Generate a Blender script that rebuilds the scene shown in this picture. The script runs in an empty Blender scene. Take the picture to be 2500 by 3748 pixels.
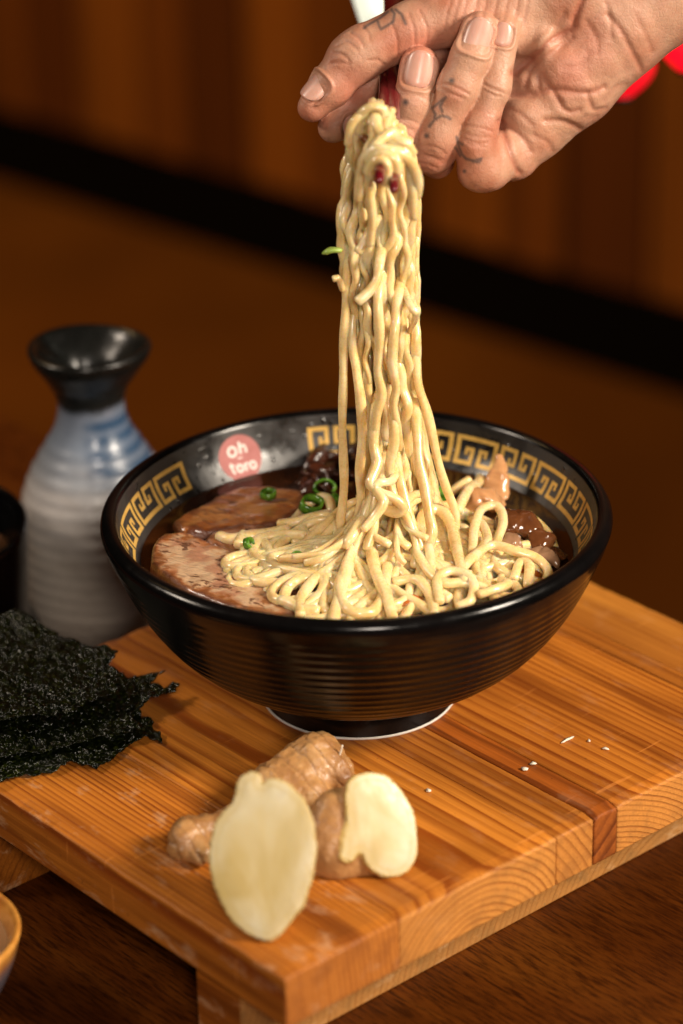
import bpy, bmesh, math, random
import numpy as np
from mathutils import Matrix, Vector, noise as mnoise

sc = bpy.context.scene
# ------------------------------------------------------------------ camera (100 mm lens, one metre away)
FPX = 10395.97
PITCH, ROLL, YAW = 0.4449, -0.0198, 0.0057
CAM = np.array([0.0, -100.0, 55.692])            # centimetres
_c, _s = math.cos(PITCH), math.sin(PITCH)
_R = np.array([math.cos(YAW), math.sin(YAW), 0]); _F0 = np.array([-math.sin(YAW), math.cos(YAW), 0])
_F = _F0 * _c - np.array([0, 0, 1]) * _s
_U = _F0 * _s + np.array([0, 0, 1]) * _c
RC = _R * math.cos(ROLL) + _U * math.sin(ROLL)
UC = _U * math.cos(ROLL) - _R * math.sin(ROLL)
cd = bpy.data.cameras.new('camera'); cam = bpy.data.objects.new('camera', cd); sc.collection.objects.link(cam)
cam.matrix_world = Matrix([[RC[i], UC[i], -_F[i], CAM[i] * .01] for i in range(3)] + [[0, 0, 0, 1]])
cd.sensor_fit = 'VERTICAL'; cd.sensor_height = 36.0; cd.lens = 36.0 * FPX / 3748.0
cd.clip_start = 0.05; cd.clip_end = 60
cd.dof.use_dof = True; cd.dof.focus_distance = 1.090; cd.dof.aperture_fstop = 4.6; cd.dof.aperture_blades = 9
sc.camera = cam

# ------------------------------------------------------------------ world and lamps (dim restaurant, soft box from the right)
w = bpy.data.worlds.new('World'); sc.world = w; w.use_nodes = True
w.node_tree.nodes['Background'].inputs[0].default_value = (1.0, 0.62, 0.34, 1)
w.node_tree.nodes['Background'].inputs[1].default_value = 0.003
def area(name, loc, aim, size, energy, color, sizey=None, spread=180):
    l = bpy.data.lights.new(name, 'AREA'); l.energy = energy; l.size = size; l.color = color
    l.spread = math.radians(spread)
    if sizey: l.shape = 'RECTANGLE'; l.size_y = sizey
    o = bpy.data.objects.new(name, l); sc.collection.objects.link(o)
    o.location = loc
    o.rotation_euler = (Vector(aim) - Vector(loc)).to_track_quat('-Z', 'Y').to_euler()
    return o
area('key_softbox', (1.05, -0.46, 0.84), (-0.02, -0.02, 0.12), 0.26, 3.8, (1.0, 0.87, 0.71), 0.34, 62)
area('front_softbox', (0.16, -1.30, 0.74), (0.02, 0.02, 0.12), 0.24, 1.02, (1.0, 0.87, 0.74), 0.30, 56)
area('side_lamp', (-0.92, 0.02, 0.78), (0.0, 0.0, 0.1), 0.26, 0.62, (1.0, 0.84, 0.68), 0.16, 60)
area('room_lamp', (-1.1, 1.0, 1.55), (-0.45, 2.4, -0.5), 0.5, 22.0, (1.0, 0.64, 0.28), 0.5, 130)
vs = sc.view_settings
vs.view_transform = 'Standard'; vs.look = 'None'; vs.exposure = 0.0; vs.gamma = 1.0; vs.use_curve_mapping = False
try:
    sc.cycles.use_denoising = True
    sc.cycles.max_bounces = 8
except Exception: pass

# ------------------------------------------------------------------ helpers
K = 2500.0 / 1568.0            # picture notes were taken on a 1568-wide copy
def ray(x, y):
    a, b = x * K - 1250, y * K - 1874
    return RC * a / FPX - UC * b / FPX + _F
def zp(x, y, z): r = ray(x, y); return CAM + r * ((z - CAM[2]) / r[2])
def yp(x, y, Y): r = ray(x, y); return CAM + r * ((Y - CAM[1]) / r[1])

def link(o, parent=None):
    sc.collection.objects.link(o)
    if parent is not None: o.parent = parent
    return o
def tag(o, label, cat, group=None, kind=None):
    if label: o['label'] = label
    if cat: o['category'] = cat
    if group: o['group'] = group
    if kind: o['kind'] = kind
    return o
def empty(name, loc, rz=0):
    o = bpy.data.objects.new(name, None); o.empty_display_size = .01
    o.location = Vector(loc) * .01; o.rotation_euler = (0, 0, rz); return link(o)
def mesh(name, V, F, mat, parent=None, smooth=True, scale=.01, origin=None):
    V = np.asarray(V, float) * scale
    me = bpy.data.meshes.new(name)
    loc = None
    if origin is not None:
        loc = np.asarray(origin, float) * scale; V = V - loc
    me.from_pydata(V.tolist(), [], [tuple(int(i) for i in f) for f in F]); me.update()
    if smooth: me.polygons.foreach_set('use_smooth', [True] * len(me.polygons))
    if mat: me.materials.append(mat)
    o = bpy.data.objects.new(name, me)
    if loc is not None: o.location = loc
    return link(o, parent)
def local_parent(o, p):
    """parent p (an Empty placed in the world) without moving o"""
    o.parent = p; o.matrix_parent_inverse = Matrix.LocRotScale(p.location, p.rotation_euler, None).inverted()

def box_vf(x0, x1, y0, y1, z0, z1, bev=0.0):
    bm = bmesh.new()
    r = bmesh.ops.create_cube(bm, size=1)
    for v in bm.verts:
        v.co.x = x0 if v.co.x < 0 else x1; v.co.y = y0 if v.co.y < 0 else y1; v.co.z = z0 if v.co.z < 0 else z1
    if bev: bmesh.ops.bevel(bm, geom=bm.edges[:], offset=bev, segments=2, affect='EDGES', profile=.5)
    bm.verts.ensure_lookup_table()
    V = [tuple(v.co) for v in bm.verts]; F = [[v.index for v in f.verts] for f in bm.faces]
    bm.free(); return V, F
def lathe_vf(prof, n=96, cx=0, cy=0, wob=None):
    V, F = [], []
    for r, z in prof:
        for k in range(n):
            t = 2 * math.pi * k / n
            rr = r if wob is None else r * (1 + wob(t, z))
            V.append((cx + rr * math.cos(t), cy + rr * math.sin(t), z))
    for i in range(len(prof) - 1):
        for k in range(n):
            a = i * n + k; b = i * n + (k + 1) % n
            F.append((a, b, b + n, a + n))
    return V, F
def smooth_path(P, n=None, step=.12):
    """Catmull-Rom through P, resampled evenly"""
    P = np.asarray(P, float)
    Q = np.vstack([2 * P[0] - P[1], P, 2 * P[-1] - P[-2]])
    out = []
    for i in range(1, len(Q) - 2):
        t = np.linspace(0, 1, 14, endpoint=False)[:, None]
        p0, p1, p2, p3 = Q[i - 1], Q[i], Q[i + 1], Q[i + 2]
        out.append(.5 * ((2 * p1) + (-p0 + p2) * t + (2 * p0 - 5 * p1 + 4 * p2 - p3) * t ** 2 + (-p0 + 3 * p1 - 3 * p2 + p3) * t ** 3))
    out = np.vstack(out + [P[-1:]])
    d = np.r_[0, np.cumsum(np.linalg.norm(np.diff(out, axis=0), axis=1))]
    m = n or max(4, int(d[-1] / step))
    s = np.linspace(0, d[-1], m)
    return np.stack([np.interp(s, d, out[:, k]) for k in range(out.shape[1])], 1)
def tube_vf(P, rad, seg=10, flat=1.0, twist=0.0, wob=.06, rng=None, up=(0, 0, 1)):
    """sweep a rounded oblong section along P; ends are rounded off"""
    P = np.asarray(P, float); n = len(P)
    T = np.gradient(P, axis=0); T /= np.linalg.norm(T, axis=1)[:, None] + 1e-9
    rad = np.full(n, rad, float) if np.isscalar(rad) else np.asarray(rad, float)
    if rng is not None and wob:
        ph = rng.uniform(0, 6.28, 3); s = np.arange(n)
        rad = rad * (1 + wob * (np.sin(s * .35 + ph[0]) + .7 * np.sin(s * .13 + ph[1])))
    nrm = np.array(up, float)
    if abs(nrm @ T[0]) > .9: nrm = np.array([1., 0, 0])
    V = []; F = []
    ang = np.linspace(0, 2 * np.pi, seg, endpoint=False)
    # superellipse section: ramen is cut square and swells round
    ca, sa = np.cos(ang), np.sin(ang)
    k = 1.0 / (np.abs(ca) ** 2.8 + np.abs(sa) ** 2.8) ** (1 / 2.8)
    for i in range(n):
        nrm = nrm - T[i] * (nrm @ T[i]); nrm /= np.linalg.norm(nrm) + 1e-9
        b = np.cross(T[i], nrm)
        tw = twist * i
        u = nrm * math.cos(tw) + b * math.sin(tw); v = -nrm * math.sin(tw) + b * math.cos(tw)
        e = 1.0
        V.append(P[i] + rad[i] * ((k * ca * flat)[:, None] * u + (k * sa)[:, None] * v))
    # rounded ends
    def cap(i, sgn):
        c = P[i] + sgn * T[i] * rad[i] * .35
        return c + (V[i] - P[i]) * .72
    V = [cap(0, -1)] + V + [cap(n - 1, 1)]
    m = len(V); VV = np.vstack(V)
    for i in range(m - 1):
        for j in range(seg):
            a = i * seg + j; b2 = i * seg + (j + 1) % seg
            F.append((a, b2, b2 + seg, a + seg))
    F.append(tuple(range(seg))[::-1]); F.append(tuple((m - 1) * seg + j for j in range(seg)))
    return VV, F
def vnoise(V, scale, seed=0.0, octaves=3):
    return np.array([mnoise.fractal(Vector((p[0] * scale + seed, p[1] * scale - seed * .7, p[2] * scale + seed * .3)), 1.0, 2.0, octaves) for p in V])

# ---------------- signed-distance sculpting (numpy) and surface nets
class Field:
    def __init__(s, lo, hi, h):
        s.lo = np.array(lo, float); s.h = float(h)
        s.n = np.ceil((np.array(hi, float) - s.lo) / h).astype(int) + 1
        s.ax = [s.lo[i] + h * np.arange(s.n[i]) for i in range(3)]
    def new(s): return np.full(tuple(s.n), 1e3, np.float32)
    def box(s, lo, hi):
        i0 = np.clip(((np.array(lo) - s.lo) / s.h).astype(int), 0, s.n - 1)
        i1 = np.clip(((np.array(hi) - s.lo) / s.h).astype(int) + 2, 1, s.n)
        if np.any(i1 <= i0): return None, None
        sl = tuple(slice(a, b) for a, b in zip(i0, i1))
        X = np.meshgrid(*[s.ax[k][sl[k]].astype(np.float32) for k in range(3)], indexing='ij', sparse=True)
        return sl, X
    def cone(s, A, p, q, r0, r1, k):
        p = np.array(p, float); q = np.array(q, float); m = max(r0, r1) + 2 * k + 3 * s.h
        sl, X = s.box(np.minimum(p, q) - m, np.maximum(p, q) + m)
        if sl is None: return
        d = q - p; L = d @ d + 1e-9
        t = np.clip(((X[0] - p[0]) * d[0] + (X[1] - p[1]) * d[1] + (X[2] - p[2]) * d[2]) / L, 0, 1)
        D = np.sqrt((X[0] - p[0] - t * d[0]) ** 2 + (X[1] - p[1] - t * d[1]) ** 2 + (X[2] - p[2] - t * d[2]) ** 2) - (r0 + (r1 - r0) * t)
        A[sl] = smin(A[sl], D.astype(np.float32), k)
    def chain(s, A, pts, k):
        for a, b in zip(pts[:-1], pts[1:]): s.cone(A, a[:3], b[:3], a[3], b[3], k)
    def ell(s, A, c, rad, k, rot=None):
        c = np.array(c, float); rad = np.array(rad, float); m = rad.max() + 2 * k + 3 * s.h
        sl, X = s.box(c - m, c + m)
        if sl is None: return
        d = [X[i] - c[i] for i in range(3)]
        if rot is not None: d = [rot[j][0] * d[0] + rot[j][1] * d[1] + rot[j][2] * d[2] for j in range(3)]
        k0 = np.sqrt((d[0] / rad[0]) ** 2 + (d[1] / rad[1]) ** 2 + (d[2] / rad[2]) ** 2)
        k1 = np.sqrt((d[0] / rad[0] ** 2) ** 2 + (d[1] / rad[1] ** 2) ** 2 + (d[2] / rad[2] ** 2) ** 2) + 1e-6
        A[sl] = smin(A[sl], (k0 * (k0 - 1) / k1).astype(np.float32), k)
    def plane_cut(s, A, c, n, k=0):
        n = np.array(n, float) / np.linalg.norm(n)
        X = np.meshgrid(*s.ax, indexing='ij', sparse=True)
        D = ((X[0] - c[0]) * n[0] + (X[1] - c[1]) * n[1] + (X[2] - c[2]) * n[2]).astype(np.float32)
        A[...] = -smin(-A, -D, k) if k else np.maximum(A, D)
def smin(a, b, k):
    if k <= 0: return np.minimum(a, b)
    h = np.maximum(k - np.abs(a - b), 0) / k
    return np.minimum(a, b) - h * h * k * .25
def surface_nets(fl, A):
    ins = A < 0
    nx, ny, nz = A.shape
    cnt = np.zeros((nx - 1, ny - 1, nz - 1), np.int8)
    for dx in (0, 1):
        for dy in (0, 1):
            for dz in (0, 1): cnt += ins[dx:nx - 1 + dx, dy:ny - 1 + dy, dz:nz - 1 + dz]
    I = np.argwhere((cnt > 0) & (cnt < 8))
    idx = np.full(cnt.shape, -1, np.int32); idx[I[:, 0], I[:, 1], I[:, 2]] = np.arange(len(I))
    cor = [(a, b, c) for a in (0, 1) for b in (0, 1) for c in (0, 1)]
    val = np.stack([A[I[:, 0] + a, I[:, 1] + b, I[:, 2] + c] for a, b, c in cor], 1)
    S = np.zeros((len(I), 3)); N = np.zeros(len(I))
    for i in range(8):
        for j in range(i + 1, 8):
            if sum(abs(cor[i][k] - cor[j][k]) for k in range(3)) != 1: continue
            m = (val[:, i] < 0) != (val[:, j] < 0)
            t = np.where(m, val[:, i] / (val[:, i] - val[:, j] + 1e-12), 0)
            p = np.array(cor[i]) + t[:, None] * (np.array(cor[j]) - np.array(cor[i]))
            S[m] += p[m]; N[m] += 1
    V = fl.lo + fl.h * (I + S / N[:, None])
    Fs = []
    for ax in range(3):
        o = [np.array(v) for v in ((1, 0, 0), (0, 1, 0), (0, 0, 1))]
        u, v = o[(ax + 1) % 3], o[(ax + 2) % 3]
        sl0 = [slice(1, -1)] * 3; sl1 = [slice(1, -1)] * 3
        sl0[ax] = slice(0, -1); sl1[ax] = slice(1, None)
        a, b = ins[tuple(sl0)], ins[tuple(sl1)]
        E = np.argwhere(a != b); off = np.array([1, 1, 1]); off[ax] = 0
        flip = ~a[E[:, 0], E[:, 1], E[:, 2]]
        E = E + off
        g = lambda P: idx[P[:, 0], P[:, 1], P[:, 2]]
        q = np.stack([g(E - u - v), g(E - v), g(E), g(E - u)], 1)
        q[flip] = q[flip][:, ::-1]
        Fs.append(q[(q >= 0).all(1)])
    return V, np.vstack(Fs)
def fast_mesh(name, V, Q, mat, parent=None):
    me = bpy.data.meshes.new(name)
    me.vertices.add(len(V)); me.vertices.foreach_set('co', np.asarray(V, np.float32).ravel())
    me.loops.add(len(Q) * 4); me.loops.foreach_set('vertex_index', np.asarray(Q, np.int32).ravel())
    me.polygons.add(len(Q)); me.polygons.foreach_set('loop_start', np.arange(len(Q), dtype=np.int32) * 4)
    me.update(calc_edges=True); me.validate()
    me.polygons.foreach_set('use_smooth', [True] * len(me.polygons))
    if mat: me.materials.append(mat)
    return link(bpy.data.objects.new(name, me), parent)
def vert_normals(V, Q):
    n = np.cross(V[Q[:, 2]] - V[Q[:, 0]], V[Q[:, 3]] - V[Q[:, 1]])
    N = np.zeros_like(V)
    for k in range(4): np.add.at(N, Q[:, k], n)
    return N / (np.linalg.norm(N, axis=1)[:, None] + 1e-12)
def relax(V, Q, it=2, f=.5):
    for _ in range(it):
        S = np.zeros_like(V); c = np.zeros(len(V))
        for a, b in ((0, 1), (1, 2), (2, 3), (3, 0)):
            np.add.at(S, Q[:, a], V[Q[:, b]]); np.add.at(c, Q[:, a], 1)
            np.add.at(S, Q[:, b], V[Q[:, a]]); np.add.at(c, Q[:, b], 1)
        V = V + f * (S / np.maximum(c, 1)[:, None] - V)
    return V
def set_color(o, name, C):
    at = o.data.color_attributes.new(name, 'FLOAT_COLOR', 'POINT')
    C4 = np.ones((len(o.data.vertices), 4), np.float32); C4[:, :C.shape[1]] = C
    at.data.foreach_set('color', C4.ravel())
def poly_dist(P, L):
    """distance of 2-D points P to the polyline L"""
    D = np.full(len(P), 1e9)
    for a, b in zip(L[:-1], L[1:]):
        a = np.array(a, float); b = np.array(b, float); d = b - a
        t = np.clip(((P - a) @ d) / (d @ d + 1e-9), 0, 1)
        D = np.minimum(D, np.hypot(*(P - a - t[:, None] * d).T))
    return D
def inside(P, poly):
    x, y = P[:, 0], P[:, 1]; r = np.zeros(len(P), bool); n = len(poly)
    for i in range(n):
        x0, y0 = poly[i]; x1, y1 = poly[(i + 1) % n]
        m = (y0 > y) != (y1 > y)
        r ^= m & (x < (x1 - x0) * (y - y0) / (y1 - y0 + 1e-12) + x0)
    return r

# ---------------- material nodes
class Mat:
    def __init__(s, name):
        s.m = bpy.data.materials.new(name); s.m.use_nodes = True; s.t = s.m.node_tree
        s.b = s.t.nodes['Principled BSDF']; s.out = s.t.nodes['Material Output']
    def n(s, typ, **kw):
        nd = s.t.nodes.new(typ)
        for k, v in kw.items(): setattr(nd, k, v)
        return nd
    def put(s, sock, v):
        if isinstance(v, bpy.types.NodeSocket): s.t.links.new(v, sock)
        elif isinstance(v, (tuple, list)) and sock.type == 'RGBA' and len(v) == 3: sock.default_value = (*v, 1)
        else: sock.default_value = v
    def set(s, **kw):
        for k, v in kw.items(): s.put(s.b.inputs[k.replace('_', ' ')], v)
        return s
    def coord(s, which='Object'): return s.n('ShaderNodeTexCoord').outputs[which]
    def mapping(s, vec, scale=(1, 1, 1), loc=(0, 0, 0), rot=(0, 0, 0)):
        m = s.n('ShaderNodeMapping'); s.put(m.inputs[0], vec); m.inputs['Scale'].default_value = scale
        m.inputs['Location'].default_value = loc; m.inputs['Rotation'].default_value = rot; return m.outputs[0]
    def noise(s, vec, scale, detail=3, rough=.5, dist=0.0, col=False):
        n = s.n('ShaderNodeTexNoise'); s.put(n.inputs['Vector'], vec); n.inputs['Scale'].default_value = scale
        n.inputs['Detail'].default_value = detail; n.inputs['Roughness'].default_value = rough; n.inputs['Distortion'].default_value = dist
        return n.outputs[1 if col else 0]
    def voro(s, vec, scale, feature='F1', rand=1.0):
        n = s.n('ShaderNodeTexVoronoi', feature=feature); s.put(n.inputs['Vector'], vec); n.inputs['Scale'].default_value = scale
        n.inputs['Randomness'].default_value = rand; return n.outputs['Distance']
    def math(s, op, a, b=0.0, c=None, clamp=False):
        n = s.n('ShaderNodeMath', operation=op); n.use_clamp = clamp; s.put(n.inputs[0], a); s.put(n.inputs[1], b)
        if c is not None: s.put(n.inputs[2], c)
        return n.outputs[0]
    def ramp(s, fac, stops, interp='LINEAR'):
        n = s.n('ShaderNodeValToRGB'); s.put(n.inputs[0], fac); e = n.color_ramp.elements; n.color_ramp.interpolation = interp
        while len(e) < len(stops): e.new(.5)
        for k, (p, c) in enumerate(stops):
            e[k].position = p; e[k].color = (c, c, c, 1) if isinstance(c, (int, float)) else (*c, 1)
        return n.outputs[0]
    def mix(s, fac, a, b, typ='MIX'):
        n = s.n('ShaderNodeMix', data_type='RGBA', blend_type=typ); s.put(n.inputs[0], fac); s.put(n.inputs[6], a); s.put(n.inputs[7], b); return n.outputs[2]
    def bump(s, h, strength=.3, dist=.001, normal=None):
        n = s.n('ShaderNodeBump'); s.put(n.inputs['Height'], h); n.inputs['Strength'].default_value = strength; n.inputs['Distance'].default_value = dist
        if normal is not None: s.put(n.inputs['Normal'], normal)
        s.put(s.b.inputs['Normal'], n.outputs[0]); return n.outputs[0]
    def sep(s, v): n = s.n('ShaderNodeSeparateXYZ'); s.put(n.inputs[0], v); return n.outputs
    def attr(s, name): n = s.n('ShaderNodeAttribute'); n.attribute_name = name; return n.outputs['Color']

def wood_board(name, b0, z0, spacing, light, dark, seed=0.0, rough=.42, lines=.92, scuff=0.0, endx=None, pale=((.66, .30, .075), (.36, .125, .025))):
    """solid pine: growth rings about a pith line that runs along local x"""
    M = Mat(name); co = M.coord('Object'); x, y, z = M.sep(co)
    wv = M.noise(M.mapping(co, (3.2, 9, 9), (seed, seed * 2, 0)), 1.0, 2, .5)
    wv2 = M.noise(M.mapping(co, (14, 60, 60), (seed, 0, seed)), 1.0, 2, .5)
    dy = M.math('ADD', y, -b0); dz = M.math('ADD', z, -z0)
    r = M.math('SQRT', M.math('ADD', M.math('MULTIPLY', dy, dy), M.math('MULTIPLY', dz, dz)))
    r = M.math('ADD', r, M.math('MULTIPLY', M.math('ADD', wv, -.5), spacing * 2.4))
    r = M.math('ADD', r, M.math('MULTIPLY', M.math('ADD', wv2, -.5), spacing * .55))
    q = M.math('DIVIDE', r, spacing)
    fr = M.math('FRACT', q); cell = M.math('FLOOR', q)
    wn = M.n('ShaderNodeTexWhiteNoise', noise_dimensions='1D'); M.put(wn.inputs['W'], cell)
    line = M.ramp(fr, [(0, .05), (.45, .12), (.78, .85), (.90, 1.0), (.97, .55), (1, .05)])
    line = M.math('MULTIPLY', line, M.math('MULTIPLY_ADD', wn.outputs[0], .75, .5))
    fib = M.noise(M.mapping(co, (26, 900, 900), (0, seed, 0)), 1.0, 3, .6)
    big = M.noise(M.mapping(co, (7, 16, 16), (seed * 3, 1, 0)), 1.0, 3, .55)
    col = M.mix(M.math('MULTIPLY', line, lines, clamp=True), light, dark)
    col = M.mix(M.ramp(fib, [(.35, .0), (.75, .38)]), col, tuple(c * .45 for c in dark))
    col = M.mix(M.ramp(big, [(.38, 0.0), (.72, .55)]), col, tuple(c * .75 + .0 for c in dark))
    streak = M.noise(M.mapping(co, (5, 90, 90), (seed * 2, 0, 5)), 1.0, 3, .6)
    col = M.mix(M.ramp(streak, [(.48, 0), (.68, .75)]), col, tuple(c * .62 for c in dark))
    scr = M.noise(M.mapping(co, (420, 26, 60), (seed, 2, 0), (0, 0, .5)), 1.0, 2, .5)
    col = M.mix(M.ramp(scr, [(.68, 0), (.73, .35)]), col, tuple(min(1, c * 1.25 + .03) for c in light))
    # small dents and dark specks of use
    sp = M.noise(M.mapping(co, (1, 1, 1), (seed, 0, 0)), 420, 2, .6)
    col = M.mix(M.ramp(sp, [(.70, 0), (.76, .6)]), col, (.07, .025, .008))
    if scuff:
        sn = M.noise(M.mapping(co, (40, 70, 120), (seed, 3, 0)), 1.0, 5, .7)
        col = M.mix(M.math('MULTIPLY', M.ramp(sn, [(.56, 0), (.68, 1)]), scuff), col, (.66, .40, .22))
    if endx is not None:      # freshly sawn end grain is paler than the oiled top; on the legs, painted light
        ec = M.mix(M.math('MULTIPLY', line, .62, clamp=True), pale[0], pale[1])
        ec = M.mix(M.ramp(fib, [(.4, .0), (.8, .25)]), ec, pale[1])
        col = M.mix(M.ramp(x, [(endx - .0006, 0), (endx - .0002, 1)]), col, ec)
    rr = M.math('MULTIPLY_ADD', big, .25, rough - .06)
    M.set(Base_Color=col, Roughness=rr); M.b.inputs['Specular IOR Level'].default_value = .25
    hh = M.math('ADD', M.math('MULTIPLY', line, -.5), M.math('MULTIPLY', fib, .7))
    M.bump(hh, .5, .0007)
    return M.m
def simple(name, col, rough=.5, **kw):
    M = Mat(name); M.set(Base_Color=col, Roughness=rough, **kw); return M.m

rng = np.random.default_rng(7); random.seed(7)

# ================================================================== SETTING
TZ = -5.5
# ---- table top: one dark oiled sheet of wood
M = Mat('table_wood'); co = M.coord('Object')
gm = M.mapping(co, (4.0, 22, 1), (0, 0, 0), (0, 0, -.549))
g1 = M.noise(gm, 1.0, 5, .62, .9); g2 = M.noise(M.mapping(co, (70, 700, 1), (3, 0, 0), (0, 0, -.549)), 1.0, 4, .7)
g3 = M.noise(M.mapping(co, (1.6, 6, 1), (5, 0, 0), (0, 0, -.549)), 1.0, 2, .5)
col = M.ramp(g1, [(.25, (.050, .0115, .0012)), (.5, (.105, .026, .0026)), (.78, (.17, .050, .005))])
col = M.mix(M.ramp(g2, [(.44, 0), (.62, .85)]), col, (.016, .003, .0005))
col = M.mix(M.ramp(g3, [(.4, 0), (.65, .45)]), col, (.05, .010, .0015))
M.set(Base_Color=col, Roughness=M.math('MULTIPLY_ADD', g1, .22, .30)); M.b.inputs['Specular IOR Level'].default_value = .10
M.bump(g2, .18, .0005)
V, F = box_vf(-90, 90, -95, 12.9, TZ - 3, TZ, .15)
tbl = mesh('table', V, F, M.m, smooth=False); tbl.rotation_euler = (0, 0, -.8487)
tag(tbl, None, None, kind='structure')
# ---- floor far below the table edge
M = Mat('floor_wood'); co = M.coord('Object')
f1 = M.noise(M.mapping(co, (2.2, .7, 1), (0, 0, 0), (0, 0, .75)), 1.0, 3, .5); f2 = M.noise(co, 2.2, 2, .5)
M.set(Base_Color=M.mix(M.ramp(f2, [(.35, 0), (.7, .7)]), M.ramp(f1, [(.3, (.115, .036, .0035)), (.7, (.20, .070, .008))]), (.07, .024, .0026)), Roughness=.55)
M.b.inputs['Specular IOR Level'].default_value = .15
V, F = box_vf(-500, 500, -300, 600, -79, -75)
tag(mesh('floor', V, F, M.m, smooth=False), None, None, kind='structure')

# ---- wall of upright wooden planks with a black skirting, running away far behind the table
WA = math.radians(-43.0); WP = np.array([0.0, 237.0])
wall = empty('wall', (WP[0], WP[1], -75), WA); tag(wall, None, None, kind='structure')
def wall_mat(seed, base):
    M = Mat('wall_wood_%d' % seed); co = M.coord('Object')
    a = M.noise(M.mapping(co, (28, 28, .8), (seed, 0, 0)), 1.0, 4, .6, .4)
    M.set(Base_Color=M.ramp(a, [(.3, tuple(c * .55 for c in base)), (.7, tuple(c * 1.35 for c in base))]), Roughness=.5); return M.m
wm = [wall_mat(k, c) for k, c in enumerate([(.17, .048, .0045), (.10, .026, .0025), (.26, .080, .008), (.07, .018, .002)])]
xx = -230.0; k = 0
while xx < 230:
    wd = [10.2, 12.0, 9.0, 11.0][k % 4]
    V, F = box_vf(xx, xx + wd - .4, .8 + .3 * ((k * 7) % 3), 5, 11.3, 260, .12)
    mesh('plank', V, F, wm[(k * 5 + k // 3) % 4], wall, smooth=False); xx += wd; k += 1
V, F = box_vf(-230, 230, 1.6, 5.2, 0, 11.0)
mesh('skirting_board', V, F, simple('black_paint', (.003, .002, .0015), .8, Specular_IOR_Level=.05), wall, smooth=False)
V, F = box_vf(-230, 230, 5.4, 9, 0, 260)
mesh('backing_panel', V, F, simple('wall_back', (.03, .012, .005), .8), wall, smooth=False)

# ---- lights far behind the hand: red paper lanterns and a white tube lamp
def emis(name, col, st, base=None):
    M = Mat(name); M.set(Base_Color=base or col, Roughness=.6, Emission_Color=col, Emission_Strength=st); return M.m
def lantern(px, py, Y, r, label, st):
    c = yp(px, py, Y); t = empty('paper_lantern', (c[0], c[1], c[2] - r))
    tag(t, label, 'lantern', 'red lanterns behind the wrist')
    prof = [(r * (.25 + .75 * math.sin(math.pi * (i + .6) / 25.2)) * (1 + .018 * math.cos(i * math.pi)), -r + 2 * r * i / 24) for i in range(25)]
    V, F = lathe_vf(prof, 40); o = mesh('shade', np.array(V) + [0, 0, r], F, emis('lantern_glow', (1.0, .003, .014), st, (.30, .004, .006)), t)
    for zc in (0.0, 2 * r):
        V, F = lathe_vf([(r * .02, zc - .12), (r * .36, zc - .12), (r * .36, zc + .12), (r * .02, zc + .12)], 24)
        mesh('cap', V, F, simple('lantern_cap', (.01, .008, .008), .5), t)
    V, F = tube_vf([(0, 0, 2 * r), (0, 0, 2 * r + 6), (0, 0, 2 * r + 14)], .08, 6); mesh('cord', V, F, simple('lantern_cord', (.02, .01, .01), .6), t)
lantern(1428, 148, 34, 1.62, 'small glowing red lantern peeking out just under the wrist', .95)
lantern(1582, 90, 36, 1.55, 'brighter red lantern cut by the right edge of the picture', 1.6)
a = yp(884, 62, 24); b = yp(850, -40, 26); 
P = smooth_path([a, (a + b) / 2, b, b + (b - a)], 24)
V, F = tube_vf(P, np.r_[.55, .8, np.full(22, .93)], 24, wob=0)
M = Mat('lamp_glass'); M.set(Base_Color=(.85, .86, .76), Roughness=.35, Emission_Color=(.96, 1.0, .80), Emission_Strength=.75)
tag(mesh('tube_lamp', V, F, M.m, origin=a), 'white tube lamp glowing behind the thumb', 'lamp')

# ================================================================== SERVING BOARD
BA = -.8487
board = empty('serving_board', (0, 0, 0), BA)
tag(board, 'worn pine serving board on two low feet under the ramen bowl', 'serving board')
A0, A1, B0, B1, BT = -10.565, 13.084, -15.11, 13.906, 2.15
light, dark = (.56, .225, .052), (.22, .060, .012)
planks = [  # b from, b to, pith (b, z), ring spacing, colours
    (B0, -9.85, (-30, -3.0), .0024, (.66, .225, .026), (.27, .058, .006), 1.3, None),
    (-9.848, -2.0, (-6.2, -4.2), .0027, (.70, .245, .030), (.29, .066, .006), 4.1, None),
    (-1.998, -.05, (-9.5, -7.5), .0036, (.60, .205, .026), (.24, .055, .006), 2.2, None),
    (.0, 1.235, (-4.4, 4.5), .0056, (.44, .110, .013), (.070, .010, .002), 3.7, None),
    (1.24, 9.6, (-1.2, -9.0), .0022, (.68, .225, .026), (.27, .056, .005), 6.6, None),
    (9.602, 10.6, (2.0, -9.0), .0042, (.56, .180, .022), (.15, .030, .004), 9.1, None),
    (10.602, B1, (12.0, -16.0), .0060, (.70, .280, .042), (.42, .120, .014), 8.3, None)]
pales = [((.50, .185, .048), (.30, .085, .016)), ((.72, .34, .095), (.40, .140, .030)), ((.68, .30, .080), (.38, .130, .028)), ((.36, .105, .024), (.15, .030, .007)), ((.72, .34, .095), (.36, .115, .022)), ((.60, .25, .06), (.30, .09, .018)), ((.72, .34, .095), (.40, .14, .03))]
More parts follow.
